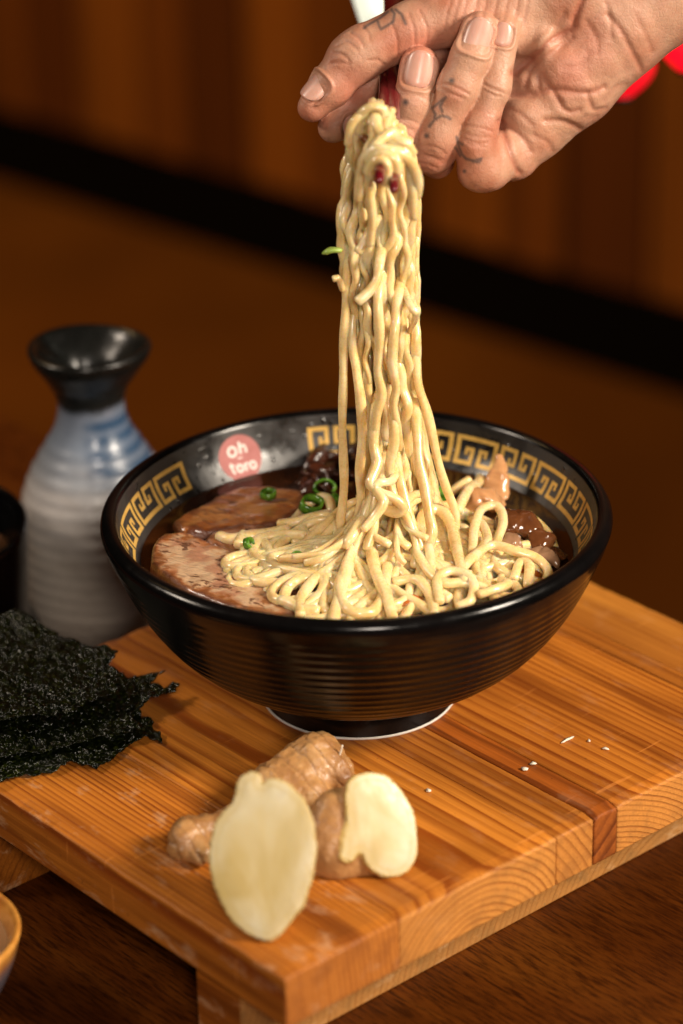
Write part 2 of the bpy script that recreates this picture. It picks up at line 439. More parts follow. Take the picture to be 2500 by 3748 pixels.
for i, (b0, b1, pith, sp, li, da, sd, _) in enumerate(planks):
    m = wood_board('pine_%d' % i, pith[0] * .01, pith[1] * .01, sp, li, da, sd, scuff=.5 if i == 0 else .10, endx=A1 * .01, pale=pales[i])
    bm = bmesh.new()
    V, F = box_vf(A0, A1, b0, b1, -BT, 0, .07)
    vs_ = [bm.verts.new(v) for v in V]; [bm.faces.new([vs_[j] for j in f]) for f in F]
    # subdivide lengthwise and roughen the arrises so that edges look used
    for ax, nn in ((0, 46), (1, max(3, int((b1 - b0) * 2)))):
        lo, hi = (A0, A1) if ax == 0 else (b0, b1)
        for kk in range(1, nn):
            c = [0, 0, 0]; nrm = [0, 0, 0]; c[ax] = lo + (hi - lo) * kk / nn; nrm[ax] = 1
            bmesh.ops.bisect_plane(bm, geom=bm.verts[:] + bm.edges[:] + bm.faces[:], plane_co=c, plane_no=nrm)
    for v in bm.verts:
        p = v.co; d = 0
        if p.z > -.12:
            e = min(abs(p.x - A1), abs(p.x - A0))
            if i == 0: e = min(e, abs(p.y - B0))
            if i == len(planks) - 1: e = min(e, abs(p.y - B1))
            gap = min(abs(p.y - b0), abs(p.y - b1))
            nz = mnoise.noise(Vector((p.x * 1.3, p.y * 1.3, 3.1)))
            if e < .35: d = (.10 + .14 * max(0, nz)) * (1 - e / .35)
            if gap < .05: d += .004 + (.05 if abs(p.y) < 1.6 else .006) * max(0, mnoise.noise(Vector((p.x * .9, i * 5.0, 0))))
            if i == 3: d += .015
            d += .012 * mnoise.noise(Vector((p.x * .5, p.y * 2.5, i)))
        p.z -= d
    bm.verts.index_update()
    V = [tuple(v.co) for v in bm.verts]; F = [[v.index for v in f.verts] for f in bm.faces]; bm.free()
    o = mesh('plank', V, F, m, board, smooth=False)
for a0, a1 in ((-7.4, -4.9), (7.75, 10.25)):
    m = wood_board('foot_wood_%d' % int(a0), a0 * .01, -.09, .003, (.42, .125, .014), (.22, .05, .005), a0, scuff=.5, endx=a1 * .01, lines=.5, pale=((.92, .60, .22), (.74, .40, .12)))  # paler front face: the light on the leg is put into its colour
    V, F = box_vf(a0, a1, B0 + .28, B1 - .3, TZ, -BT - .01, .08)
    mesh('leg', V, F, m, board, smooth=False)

# splinters and crumbs on the board
M = Mat('crumb'); M.set(Base_Color=(.80, .72, .58), Roughness=.4); crumb = M.m
def flake(px, py, L, wd, ang, label, name='crumb', th=.05):
    c = zp(px, py, .05); n = 7; V = []; F = []
    for k in range(n):
        t = k / (n - 1) - .5; ww = wd * (1 - (2 * t) ** 2) ** .5 + .01
        for s_ in (-1, 1):
            for h in (0, 1): V.append((L * t, s_ * ww * (.8 + .4 * random.random()), h * (th * (1 - abs(2 * t)) + .02)))
    for k in range(n - 1):
        a = k * 4
        F += [(a + 1, a + 5, a + 7, a + 3), (a, a + 2, a + 6, a + 4), (a, a + 4, a + 5, a + 1), (a + 2, a + 3, a + 7, a + 6)]
    F += [(0, 1, 3, 2), (4 * n - 4, 4 * n - 2, 4 * n - 1, 4 * n - 3)]
    V = np.array(V); ca, sa = math.cos(ang), math.sin(ang)
    V = np.c_[V[:, 0] * ca - V[:, 1] * sa, V[:, 0] * sa + V[:, 1] * ca, V[:, 2]] + [c[0], c[1], .02]
    tag(mesh(name, V, F, crumb, smooth=True, origin=(c[0], c[1], .02)), label, 'crumb', 'crumbs on the board')
flake(1303, 1697, .75, .05, .75, 'long white sliver on the board right of the bowl')
flake(1205, 1764, .26, .12, 1.2, 'larger white crumb beside the dark strip of the board')
flake(1224, 1752, .28, .07, .1, 'flat white crumb on the dark strip of the board')
flake(984, 1814, .22, .10, .6, 'white crumb right of the cut ginger')
flake(1390, 1718, .3, .05, -.4, 'thin pale sliver nearest the right edge of the picture')
flake(1352, 1700, .12, .06, 0, 'tiny round crumb between two white slivers')

# ================================================================== RAMEN BOWL
bowl = empty('ramen_bowl', (0, 0, 0))
tag(bowl, 'black ramen bowl with gold key pattern inside its rim', 'bowl')
outer = [(3.87, .10), (3.80, .5), (3.70, .95), (3.78, 1.12), (4.5, 1.32), (5.6, 1.85), (6.7, 2.6), (7.65, 3.5), (8.45, 4.55), (9.05, 5.6), (9.5, 6.6), (9.80, 7.30), (9.93, 7.70)]
inner = [(9.33, 8.06), (9.29, 7.9), (9.20, 7.6), (8.98, 7.05), (8.62, 6.5), (8.1, 5.8), (7.3, 4.8), (6.0, 3.5), (4.2, 2.4), (2.0, 1.85), (.02, 1.75)]
op = smooth_path(np.c_[outer, np.zeros(len(outer))], 190)[:, :2]
pr = []
for i, (r, z) in enumerate(op):
    if 1.35 < z < 7.3:      # throwing ridges, fainter towards the rim
        pr.append((r + (.036 if z < 4.0 else .036 - .009 * (z - 4.0)) * math.sin(z * 2 * math.pi / .40), z))
    else: pr.append((r, z))
rim = [(9.97, 7.82), (9.975, 7.92), (9.955, 8.02), (9.91, 8.11), (9.84, 8.19), (9.75, 8.245), (9.65, 8.275), (9.55, 8.28), (9.46, 8.255), (9.39, 8.20), (9.35, 8.12)]
ip = smooth_path(np.c_[inner, np.zeros(len(inner))], 60)[:, :2]
prof = pr + rim + [tuple(p) for p in ip]
M = Mat('black_glaze'); co = M.coord('Object')
n1 = M.noise(co, 160, 4, .6); n2 = M.noise(co, 38, 3, .5)
M.set(Base_Color=M.mix(M.ramp(n2, [(.4, 0), (.8, 1)]), (.0022, .002, .002), (.005, .004, .004)), Roughness=M.ramp(n1, [(.35, .14), (.75, .26)]))
M.b.inputs['Specular IOR Level'].default_value = .30
glaze = M.m
V, F = lathe_vf(pr + rim, 160); mesh('body', V, F, glaze, bowl)
M = Mat('steamed_glaze'); co = M.coord('Object')
n1 = M.noise(co, 42, 4, .6, .5); n2 = M.noise(co, 150, 3, .6); v1 = M.voro(co, 190)
fog = M.ramp(n1, [(.36, .22), (.58, .50)])
drops = M.math('MULTIPLY', M.ramp(v1, [(.16, 1), (.24, 0)]), M.ramp(n2, [(.45, 0), (.6, 1)]))
M.set(Base_Color=M.mix(M.ramp(n1, [(.4, 0), (.7, 1)]), (.006, .005, .005), (.016, .014, .013)), Roughness=M.math('MULTIPLY', fog, M.math('MULTIPLY_ADD', drops, -.8, 1.0)))
M.b.inputs['Specular IOR Level'].default_value = .9
M.bump(M.math('ADD', drops, M.math('MULTIPLY', n2, .3)), .35, .0012)
V, F = lathe_vf([rim[-1]] + [tuple(p) for p in ip], 160); mesh('inner_wall', V, F, M.m, bowl)
V, F = lathe_vf([(3.45, .012), (3.90, .01), (3.915, .05), (3.90, .10), (3.70, .13), (3.5, .13), (3.45, .012)], 120)
M = Mat('bare_clay'); M.set(Base_Color=(.72, .68, .62), Roughness=.6); mesh('foot_ring', V, F, M.m, bowl)

# printed ornaments follow the inner wall: u = arc angle, v = height down the wall
ipd = np.r_[0, np.cumsum(np.linalg.norm(np.diff(ip, axis=0), axis=1))]
def on_wall(th, v, lift=.012):
    r = np.interp(v, ipd, ip[:, 0]); z = np.interp(v, ipd, ip[:, 1])
    r2 = np.interp(v + .02, ipd, ip[:, 0]); z2 = np.interp(v + .02, ipd, ip[:, 1])
    n = np.array([-(z - z2), r - r2]); n = np.array([-abs(n[0]), abs(n[1])]) / np.linalg.norm(n)
    r += n[0] * lift; z += n[1] * lift
    return (r * math.cos(th), r * math.sin(th), z)
def wall_patch(rects, th0, v0, uw, vh, W, H, flip, mat, name, parent, lift=.012):
    V, F = [], []
    for (x0, y0, x1, y1) in rects:
        if flip: y0, y1 = H - y1, H - y0
        nx = max(1, int((x1 - x0) / 2) + 1); ny = max(1, int((y1 - y0) / 2) + 1); b = len(V)
        for i in range(nx + 1):
            for j in range(ny + 1):
                x = x0 + (x1 - x0) * i / nx; y = y0 + (y1 - y0) * j / ny
                V.append(on_wall(th0 - uw * (x / W - .5), v0 + vh * y / H, lift))
        for i in range(nx):
            for j in range(ny):
                a = b + i * (ny + 1) + j; F.append((a, a + ny + 1, a + ny + 2, a + 1))
    return mesh(name, V, F, mat, parent)
M = Mat('gold_print'); co = M.coord('Object'); n1 = M.noise(co, 330, 4, .65); n2 = M.noise(co, 90, 3, .6)
M.set(Base_Color=M.mix(M.ramp(n1, [(.40, 0), (.75, .6)]), (.70, .43, .10), (.38, .21, .045)), Roughness=M.ramp(n2, [(.3, .28), (.7, .5)]), Metallic=.25)
gold = M.m
# mirrored key scroll, 15 wide x 10 high, stroke 1.4
S = 1.5; KW, KH = 17.0, 10.5
half = [(0, 0, KW / 2, S), (0, S, S + .2, KH), (S + .2, KH - S, 7.6, KH), (6.1, 4.0, 7.6, KH - S), (4.2, 4.0, 6.1, 5.3), (3.9, 4.0, 5.1, 6.8)]
key = half + [(KW - x1, y0, KW - x0, y1) for (x0, y0, x1, y1) in half]
per = math.radians(323.0 / 24)
for k in range(24):
    th = math.radians(103.0) - per * (k + .5)
    wall_patch(key, th, .42, per * .93, 1.22, KW, KH, k % 2 == 0, gold, 'key_ornament', bowl)
# emblem: coral disc with rounded lettering
EM = Mat('coral_print'); co = EM.coord('Object'); n = EM.noise(co, 260, 3, .6)
EM.set(Base_Color=EM.mix(EM.ramp(n, [(.45, 0), (.75, .5)]), (.42, .165, .155), (.33, .105, .095)), Roughness=.6)
EM.b.inputs['Specular IOR Level'].default_value = .15
emb_th, emb_v, RAD = math.radians(122.5), 1.15, 9.0
def emb(x, y, lift): return on_wall(emb_th - x / RAD, emb_v - y, lift)
V, F = [emb(0, 0, .014)], []
for ring in range(1, 6):
    for k in range(48):
        t = 2 * math.pi * k / 48; V.append(emb(1.0 * ring / 5 * math.cos(t), .98 * ring / 5 * math.sin(t), .014))
for k in range(48): F.append((0, 1 + k, 1 + (k + 1) % 48))
for ring in range(4):
    for k in range(48):
        a = 1 + ring * 48 + k; b = 1 + ring * 48 + (k + 1) % 48; F.append((a, b, b + 48, a + 48)[::-1])
emblem = mesh('emblem', V, F, EM.m, bowl); emblem['label'] = 'coral red round emblem printed inside the bowl'
LM = simple('pale_print', (.74, .62, .58), .65, Specular_IOR_Level=.15)
def stroke(pts, w, name='lettering'):
    P = smooth_path([(x, y, 0) for x, y in pts], max(6, len(pts) * 5)) if len(pts) > 2 else np.linspace((*pts[0], 0), (*pts[-1], 0), 6)
    T = np.gradient(P, axis=0); T /= np.linalg.norm(T, axis=1)[:, None] + 1e-9
    N = np.c_[-T[:, 1], T[:, 0]]
    V, F = [], []
    for p, n in zip(P, N):
        V += [emb(p[0] + n[0] * w / 2, p[1] + n[1] * w / 2, .026), emb(p[0] - n[0] * w / 2, p[1] - n[1] * w / 2, .026)]
    for i in range(len(P) - 1): F.append((2 * i, 2 * i + 1, 2 * i + 3, 2 * i + 2))
    mesh(name, V, F, LM, emblem)
def ringpts(cx, cy, r, a0=0, a1=360, n=14): return [(cx + r * math.cos(math.radians(a0 + (a1 - a0) * k / n)), cy + r * math.sin(math.radians(a0 + (a1 - a0) * k / n))) for k in range(n + 1)]
stroke(ringpts(-.28, .33, .19), .13)                                    # o
stroke([(.10, .68), (.10, .16)], .13); stroke([(.10, .36), (.18, .47), (.30, .47), (.36, .36), (.36, .16)], .12)   # h
stroke([(-.10, .0), (.12, .0)], .06)                                    # dash
stroke([(-.50, -.12), (-.50, -.50), (-.42, -.58)], .12); stroke([(-.62, -.25), (-.36, -.25)], .10)                 # t
stroke(ringpts(-.14, -.42, .14), .12)                                   # o
stroke([(.14, -.26), (.14, -.60)], .12); stroke([(.14, -.38), (.22, -.29), (.30, -.30)], .10)                      # r
stroke(ringpts(.50, -.42, .14), .12)                                    # o

# ================================================================== BROTH AND TOPPINGS
SZ = 6.25
M = Mat('broth'); co = M.coord('Object'); n1 = M.noise(co, 45, 3, .5); n2 = M.noise(co, 260, 2, .5)
M.set(Base_Color=M.ramp(n1, [(.3, (.012, .0035, .001)), (.7, (.045, .013, .003))]), Roughness=.07); M.b.inputs['Specular IOR Level'].default_value = .5
M.bump(n1, .10, .001)
rb = float(np.interp(-SZ, -ip[:, 1], ip[:, 0])) + .03
V, F = [(0, 0, SZ)], []
NR = 26
for i in range(1, NR + 1):
    for k in range(96):
        t = 2 * math.pi * k / 96; r = rb * i / NR
        zz = SZ + .012 * mnoise.noise(Vector((r * math.cos(t) * .8, r * math.sin(t) * .8, 1))) + (.05 * max(0, (i - NR + 1.5)) if i > NR - 2 else 0)
        V.append((r * math.cos(t), r * math.sin(t), zz))
for k in range(96): F.append((0, 1 + k, 1 + (k + 1) % 96))
for i in range(NR - 1):
    for k in range(96):
        a = 1 + i * 96 + k; b = 1 + i * 96 + (k + 1) % 96; F.append((a, a + 96, b + 96, b))
tag(mesh('broth', V, F, M.m), 'dark brown broth filling the black bowl', 'broth')

def slab(name, poly, ztop, base, mat, rnd=.35, res=.11, amp=.05, nscale=1.3, seed=0):
    """a lying slice: its outline in world cm, rounded edge, uneven top"""
    P = smooth_path([(x, y, 0) for x, y in list(poly) + [poly[0]]], 140)[:-1, :2]
    lo, hi = P.min(0), P.max(0)
    nx, ny = int((hi[0] - lo[0]) / res) + 2, int((hi[1] - lo[1]) / res) + 2
    G = np.stack(np.meshgrid(lo[0] + res * np.arange(nx), lo[1] + res * np.arange(ny), indexing='ij'), -1).reshape(-1, 2)
    D = poly_dist(G, list(map(tuple, P)) + [tuple(P[0])]); ins = inside(G, P)
    sd = np.where(ins, D, -D)
    keep = sd > -res * .75
    # pull outside points onto the outline
    gi = np.full(len(G), -1); V = []
    for j in np.where(keep)[0]:
        p = G[j]
        if sd[j] < 0:
            q = P[np.argmin(((P - p) ** 2).sum(1))]; p = q; s = 0
        else: s = sd[j]
        e = min(1, s / rnd); edge = math.sqrt(max(0, 1 - (1 - e) ** 2))
        zt = ztop(p[0], p[1]); nz = amp * mnoise.fractal(Vector((p[0] * nscale + seed, p[1] * nscale, seed)), 1, 2, 4)
        V.append((p[0], p[1], base + (zt - base) * edge + nz * edge)); gi[j] = len(V) - 1
    F = []
    gi = gi.reshape(nx, ny)
    for i in range(nx - 1):
        for j in range(ny - 1):
            q = [gi[i, j], gi[i + 1, j], gi[i + 1, j + 1], gi[i, j + 1]]
            q = [x for x in q if x >= 0]
            if len(q) >= 3: F.append(q)
    c = P.mean(0)
    return mesh(name, V, F, mat, origin=(c[0], c[1], base))
def pork_mat(name, lean, fat, seed, char=1.0):
    M = Mat(name); co = M.coord('Object')
    mp = M.mapping(co, (1, 1, 1), (seed, seed, 0), (0, 0, .55))
    band = M.noise(M.mapping(mp, (42, 105, 50)), 1.0, 5, .65, 1.2)
    ex, ey, ez = M.sep(M.attr('edge'))
    bb = M.math('MULTIPLY_ADD', ey, .55, M.math('MULTIPLY', band, .5))
    col = M.ramp(bb, [(.34, fat), (.52, tuple(.4 * a + .6 * b for a, b in zip(lean, fat))), (.78, lean)])
    fibre = M.noise(M.mapping(mp, (120, 700, 300)), 1.0, 4, .65)
    col = M.mix(M.ramp(fibre, [(.4, 0), (.75, .5)]), col, tuple(c * .62 for c in lean))
    sp = M.noise(M.mapping(mp, (190, 420, 200)), 1.0, 4, .65); blot = M.noise(mp, 60, 3, .55)
    ch = M.math('MULTIPLY', M.ramp(sp, [(.525, 0), (.565, 1)]), M.ramp(blot, [(.45, 0), (.50, 1)]))
    col = M.mix(M.math('MULTIPLY', ch, .9 * char), col, (.10, .030, .010))
    col = M.mix(M.ramp(ex, [(.15, 0), (.75, .8)]), col, (.36, .115, .022)); col = M.mix(M.ramp(ex, [(.55, 0), (.95, .9)]), col, (.10, .022, .005))
    M.set(Base_Color=col, Roughness=M.ramp(fibre, [(.3, .26), (.7, .5)]), Subsurface_Weight=.18, Subsurface_Radius=(.006, .003, .0015), Subsurface_Scale=.5, Coat_Weight=.8, Coat_Roughness=.10)
    M.bump(M.math('ADD', fibre, M.math('MULTIPLY', sp, .8)), .8, .0012); return M.m
def pork(label, pix, z0, tilt, mat, seed, th=.5):
    poly = [zp(x, y, z0)[:2] for x, y in pix]
    c = np.mean(poly, 0)
    zt = lambda x, y: z0 + tilt[0] * (x - c[0]) + tilt[1] * (y - c[1])
    o = slab('pork_slice', poly, zt, SZ - .25, mat, .20, .09, .06, 1.5, seed)
    n = len(o.data.vertices); co = np.empty(n * 3, np.float32); o.data.vertices.foreach_get('co', co); co = co.reshape(-1, 3) * 100 + np.array(o.location) * 100
    P = smooth_path([(x, y, 0) for x, y in list(poly) + [poly[0]]], 140)[:, :2]
    D = poly_dist(co[:, :2], list(map(tuple, P)))
    nz = np.array([mnoise.fractal(Vector((p[0] * 1.8, p[1] * 1.8, seed)), 1, 2, 3) for p in co])
    e = np.clip(1.15 - D / np.maximum(.12, .75 + .9 * nz), 0, 1)
    pat = np.array([mnoise.fractal(Vector((p[0] * .55 + .3 * p[1] + seed, p[1] * 1.1 - .5 * p[0], seed * 2.0)), 1, 2, 3) for p in co])
    set_color(o, 'edge', np.stack([e, np.clip(.5 + pat * 2.6, 0, 1), e * 0], 1))
    tag(o, label, 'pork slice', 'pork slices in the broth'); return o
pm1 = pork_mat('pork_pale', (.42, .205, .118), (.60, .40, .24), 1.7)
pm2 = pork_mat('pork_brown', (.34, .100, .018), (.52, .215, .055), 5.2, .8)
pm3 = pork_mat('pork_pink', (.33, .125, .070), (.48, .235, .135), 9.4)
pork('browned pork slice lying behind the others at the back left of the bowl', [(392, 1192), (430, 1168), (470, 1150), (505, 1128), (570, 1113), (640, 1115), (700, 1128), (700, 1160), (665, 1190), (620, 1205), (540, 1212), (470, 1216), (415, 1214)], SZ + .42, (.02, -.01), pm2, 3)
pork('pink pork slice half hidden under noodles in the middle', [(462, 1238), (500, 1212), (560, 1200), (640, 1212), (700, 1260), (760, 1330), (800, 1395), (720, 1412), (660, 1395), (600, 1330), (530, 1275)], SZ + .50, (.0, .0), pm3, 6)
pork('pale seared pork slice nearest the bowl rim at left', [(341, 1292), (346, 1250), (372, 1225), (420, 1216), (480, 1236), (540, 1262), (590, 1300), (615, 1345), (655, 1385), (690, 1404), (640, 1416), (560, 1404), (480, 1378), (405, 1345)], SZ + .62, (-.03, -.02), pm1, 1)

# generic lump sculpted from cones in world centimetres
def lump(name, prims, h, mat, k=.15, cuts=(), amp=0.0, nsc=1.0, seed=0, parent=None, rel=1):
    pts = np.array([p[:3] for c in prims for p in c]); rr = max(p[3] for c in prims for p in c)
    fl = Field(pts.min(0) - rr - 4 * h, pts.max(0) + rr + 4 * h, h); A = fl.new()
    for c in prims:
        if len(c) == 1: fl.cone(A, c[0][:3], np.array(c[0][:3]) + 1e-4, c[0][3], c[0][3], k)
        else: fl.chain(A, c, k)
    for c, n in cuts: fl.plane_cut(A, c, n, 0)
    V, Q = surface_nets(fl, A)
    if rel: V = relax(V, Q, rel)
    if amp:
        N = vert_normals(V, Q); V = V + N * (amp * vnoise(V, nsc, seed))[:, None]
    o = fast_mesh(name, V * .01, Q, mat, parent); return o, V, Q

# scallion rings
SG = Mat('scallion'); co = SG.coord('Object'); n = SG.noise(co, 300, 2, .5)
SG.set(Base_Color=SG.ramp(n, [(.35, (.03, .11, .006)), (.65, (.12, .27, .022))]), Roughness=.25, Subsurface_Weight=.2, Subsurface_Radius=(.002, .003, .001), Subsurface_Scale=.5)
def scallion(px, py, z, r, tilt, az, label, h=.3, part=360):
    c = zp(px, py, z); n = 28; V, F = [], []; ro, ri = r, r * .76
    for k in range(n + 1):
        t = math.radians(part) * k / n; ob = 1 + .12 * math.cos(2 * t + az)
        for rr, hh in ((ro, -h / 2), (ro * 1.04, 0), (ro, h / 2), (ri, h / 2), (ri * .96, 0), (ri, -h / 2)):
            V.append((rr * ob * math.cos(t), rr * .85 * math.sin(t), hh))
    for k in range(n):
        for j in range(6):
            a = k * 6 + j; b = k * 6 + (j + 1) % 6; F.append((a, b, b + 6, a + 6))
    R = Matrix.Rotation(az, 3, 'Z') @ Matrix.Rotation(tilt, 3, 'X')
    V = np.array([R @ Vector(v) for v in V]) + c
    tag(mesh('scallion_ring', V, F, SG.m, origin=c), label, 'scallion', 'scallion rings')

# wood ear mushroom strips at the back
WE = Mat('wood_ear'); co = WE.coord('Object'); n = WE.noise(co, 140, 3, .6)
WE.set(Base_Color=WE.ramp(n, [(.3, (.012, .004, .002)), (.7, (.060, .016, .007))]), Roughness=.22); WE.bump(n, .5, .001)
wlabels = ['dark mushroom strip against the back wall of the bowl, left end', 'dark mushroom strip standing up beside the thin lone noodle', 'curled dark mushroom strip under the gold key pattern', 'flat dark mushroom strip behind the hanging noodles', 'reddish mushroom strip lying across the dark ones', 'dark mushroom strip dipping into the broth at the back', 'short dark mushroom strip just right of the brown pork']
wp = [[(700, 1085), (720, 1062), (745, 1050), (775, 1052)], [(720, 1050), (750, 1030), (765, 1022), (790, 1030)], [(745, 1075), (775, 1060), (810, 1050), (835, 1062)], [(780, 1040), (815, 1030), (850, 1040), (880, 1052)], [(722, 1065), (740, 1085), (752, 1110), (748, 1125)], [(690, 1110), (730, 1098), (770, 1100), (820, 1095)], [(680, 1130), (710, 1118), (742, 1122), (765, 1135)]]
for i, pts in enumerate(wp):
    P = smooth_path([zp(x, y, SZ + .45 + .35 * math.sin(i * 2 + k)) for k, (x, y) in enumerate(pts)], 30)
    V, F = tube_vf(P, .30, 10, .28, .09, .12, rng)
    tag(mesh('mushroom_strip', V, F, WE.m, origin=P[0]), wlabels[i], 'mushroom', 'wood ear strips')
# bamboo shoots and braised mushrooms on the right
BS = Mat('bamboo'); co = BS.coord('Object'); n = BS.noise(BS.mapping(co, (60, 60, 300)), 1.0, 3, .5)
BS.set(Base_Color=BS.ramp(n, [(.3, (.42, .19, .075)), (.7, (.62, .33, .15))]), Roughness=.25, Subsurface_Weight=.2, Subsurface_Radius=(.004, .002, .001), Subsurface_Scale=.5, Coat_Weight=.3); BS.bump(n, .4, .001)
def chunk(name, pix, zs, r, mat, label, cat, group, flat=.55, seg=14, amp=.16, nsc=1.7):
    P = smooth_path([zp(x, y, z) for (x, y), z in zip(pix, zs)], 26)
    rr = np.interp(np.linspace(0, 1, 26), np.linspace(0, 1, len(r)), r)
    V, F = tube_vf(P, rr, seg, flat, .01, .05, rng); V = np.array(V)
    V = V + amp * np.c_[vnoise(V, nsc, 3), vnoise(V, nsc, 8), vnoise(V, nsc, 13)]
    tag(mesh(name, V, F, mat, origin=P[0]), label, cat, group)
chunk('bamboo_shoot', [(1132, 1140), (1140, 1105), (1146, 1070), (1147, 1046)], [6.6, 7.1, 7.6, 7.9], [.55, .52, .38, .12], BS.m, 'pointed bamboo shoot leaning on the right inner wall of the bowl', 'bamboo shoot', 'bamboo shoots')
chunk('bamboo_shoot', [(1070, 1165), (1095, 1148), (1120, 1146), (1148, 1160)], [6.9, 7.2, 7.2, 6.8], [.25, .50, .52, .3], BS.m, 'short orange bamboo shoot in front of the pointed one', 'bamboo shoot', 'bamboo shoots', .8)
BM = Mat('braised_mushroom'); co = BM.coord('Object'); n = BM.noise(co, 90, 3, .6)
BM.set(Base_Color=BM.ramp(n, [(.3, (.045, .012, .004)), (.7, (.16, .055, .018))]), Roughness=.12, Coat_Weight=.5); BM.bump(n, .4, .001)
PMm = Mat('pale_mushroom'); co = PMm.coord('Object'); n = PMm.noise(co, 90, 3, .6)
PMm.set(Base_Color=PMm.ramp(n, [(.3, (.22, .105, .05)), (.7, (.38, .215, .12))]), Roughness=.12, Coat_Weight=.6); PMm.bump(n, .3, .001)
OM = Mat('orange_vegetable'); OM.set(Base_Color=(.42, .11, .018), Roughness=.2, Subsurface_Weight=.2, Subsurface_Radius=(.004, .002, .001), Subsurface_Scale=.5, Coat_Weight=.3)
mg = 'braised mushrooms at the right of the bowl'
chunk('mushroom_piece', [(1130, 1235), (1155, 1212), (1185, 1200), (1215, 1210), (1235, 1232)], [6.7, 7.1, 7.3, 7.2, 6.8], [.25, .55, .65, .55, .25], BM.m, 'large glossy dark mushroom cap at the right of the noodles', 'mushroom', mg, .75)
chunk('mushroom_piece', [(1205, 1258), (1225, 1240), (1250, 1245), (1262, 1262)], [6.5, 6.8, 6.8, 6.5], [.25, .5, .5, .25], BM.m, 'small brown mushroom piece beside the large cap', 'mushroom', mg, .75)
chunk('mushroom_piece', [(1135, 1262), (1155, 1246), (1180, 1244), (1196, 1260)], [6.8, 7.1, 7.1, 6.8], [.2, .42, .42, .22], PMm.m, 'pale pinkish mushroom piece in front of the dark cap', 'mushroom', mg, .6)
chunk('mushroom_piece', [(1205, 1272), (1230, 1266), (1260, 1276), (1285, 1296)], [6.5, 6.75, 6.7, 6.4], [.18, .36, .36, .18], PMm.m, 'pale mushroom slice sloping into the broth at far right', 'mushroom', mg, .5)
chunk('mushroom_piece', [(1250, 1280), (1275, 1272), (1295, 1280)], [6.4, 6.5, 6.35], [.2, .34, .2], BM.m, 'brown mushroom bit touching the right bowl wall', 'mushroom', mg, .5)
chunk('vegetable_piece', [(1120, 1350), (1160, 1335), (1210, 1325), (1250, 1318)], [6.3, 6.5, 6.5, 6.3], [.2, .45, .45, .2], OM.m, 'orange vegetable piece at the front right of the bowl', 'vegetable', 'orange vegetable pieces', .6)
chunk('vegetable_piece', [(905, 1405), (930, 1385), (955, 1384), (975, 1405)], [6.3, 6.7, 6.7, 6.3], [.2, .45, .45, .2], OM.m, 'orange vegetable piece under noodles at the front rim', 'vegetable', 'orange vegetable pieces', .6)

# ================================================================== NOODLES
M = Mat('noodle'); co = M.coord('Object'); n1 = M.noise(co, 110, 4, .6); n2 = M.noise(co, 900, 2, .5)
M.set(Base_Color=M.ramp(n1, [(.3, (.69, .47, .18)), (.52, (.79, .60, .30)), (.72, (.85, .71, .45))]), Roughness=M.ramp(n2, [(.3, .22), (.7, .38)]), Subsurface_Weight=.75, Subsurface_Radius=(.0035, .0020, .0007), Subsurface_Scale=.7, Coat_Weight=.55, Coat_Roughness=.10, Coat_IOR=1.5)
M.bump(M.math('ADD', n1, M.math('MULTIPLY', n2, .15)), .25, .001); noodle_m = M.m
RN = .19
pile = empty('noodle_pile', (.5, -1, SZ)); tag(pile, 'heap of pale yellow ramen noodles curled in the broth', 'noodles')
lift = empty('lifted_noodles', (1, 1, 8)); tag(lift, 'long bundle of ramen noodles lifted up by the chopsticks', 'noodles')
def noodle(P, parent, r=RN, flat=.92, twist=.02, wob=.05):
    V, F = tube_vf(P, r, 10, flat, twist, wob, rng)
    o = mesh('noodle', V, F, noodle_m); local_parent(o, parent); return o
# height map of what already lies in the bowl
GR = .06; GN = int(20 / GR)
hm = np.full((GN, GN), SZ - .22)
yy, xx_ = np.meshgrid(-10 + GR * np.arange(GN), -10 + GR * np.arange(GN))   # [ix, iy]
rr_ = np.hypot(xx_, yy)
wallz = np.interp(rr_, ip[::-1, 0], ip[::-1, 1]); hm = np.maximum(hm, np.where(rr_ > 8.0, wallz, -9))
gx = -10 + GR * np.arange(GN)
# pork heights
hm[(xx_ < -3.2) & (xx_ > -8.0) & (yy < 5.5) & (yy > -6) & (rr_ < 8)] = SZ + .55
st = np.array([(i, j) for i in range(-4, 5) for j in range(-4, 5) if i * i + j * j <= 14])
def drop(XY, r=RN, sink=.13):
    ix = np.clip(((XY[:, 0] + 10) / GR).astype(int), 5, GN - 6); iy = np.clip(((XY[:, 1] + 10) / GR).astype(int), 5, GN - 6)
    h = np.max(np.stack([hm[ix + a, iy + b] for a, b in st]), 0)
    # strands are limp: wide max then smoothing, and they settle a little
    k = 5; hp = np.pad(h, k, 'edge'); mx = np.max(np.stack([hp[i:i + len(h)] for i in range(2 * k + 1)]), 0)
    g = np.exp(-np.linspace(-1.8, 1.8, 15) ** 2); g /= g.sum()
    z = np.convolve(np.pad(.55 * mx + .45 * h, 7, 'edge'), g, 'valid') + r - sink
    lim = 1.45 + 1.2 * np.exp(-((XY[:, 0] - .9) / 3.2) ** 2 - ((XY[:, 1] - .2) / 2.6) ** 2)
    e = np.maximum(z - SZ, -.3)
    return SZ + np.where(e > 0, lim * (1 - np.exp(-e / lim)), e)
def press(P, r=RN):
    ix = np.clip(((P[:, 0] + 10) / GR).astype(int), 5, GN - 6); iy = np.clip(((P[:, 1] + 10) / GR).astype(int), 5, GN - 6)
    for a, b in st:
        np.maximum.at(hm, (ix + a, iy + b), P[:, 2] + r * .75 * math.sqrt(max(0, 1 - (a * a + b * b) / 18)))
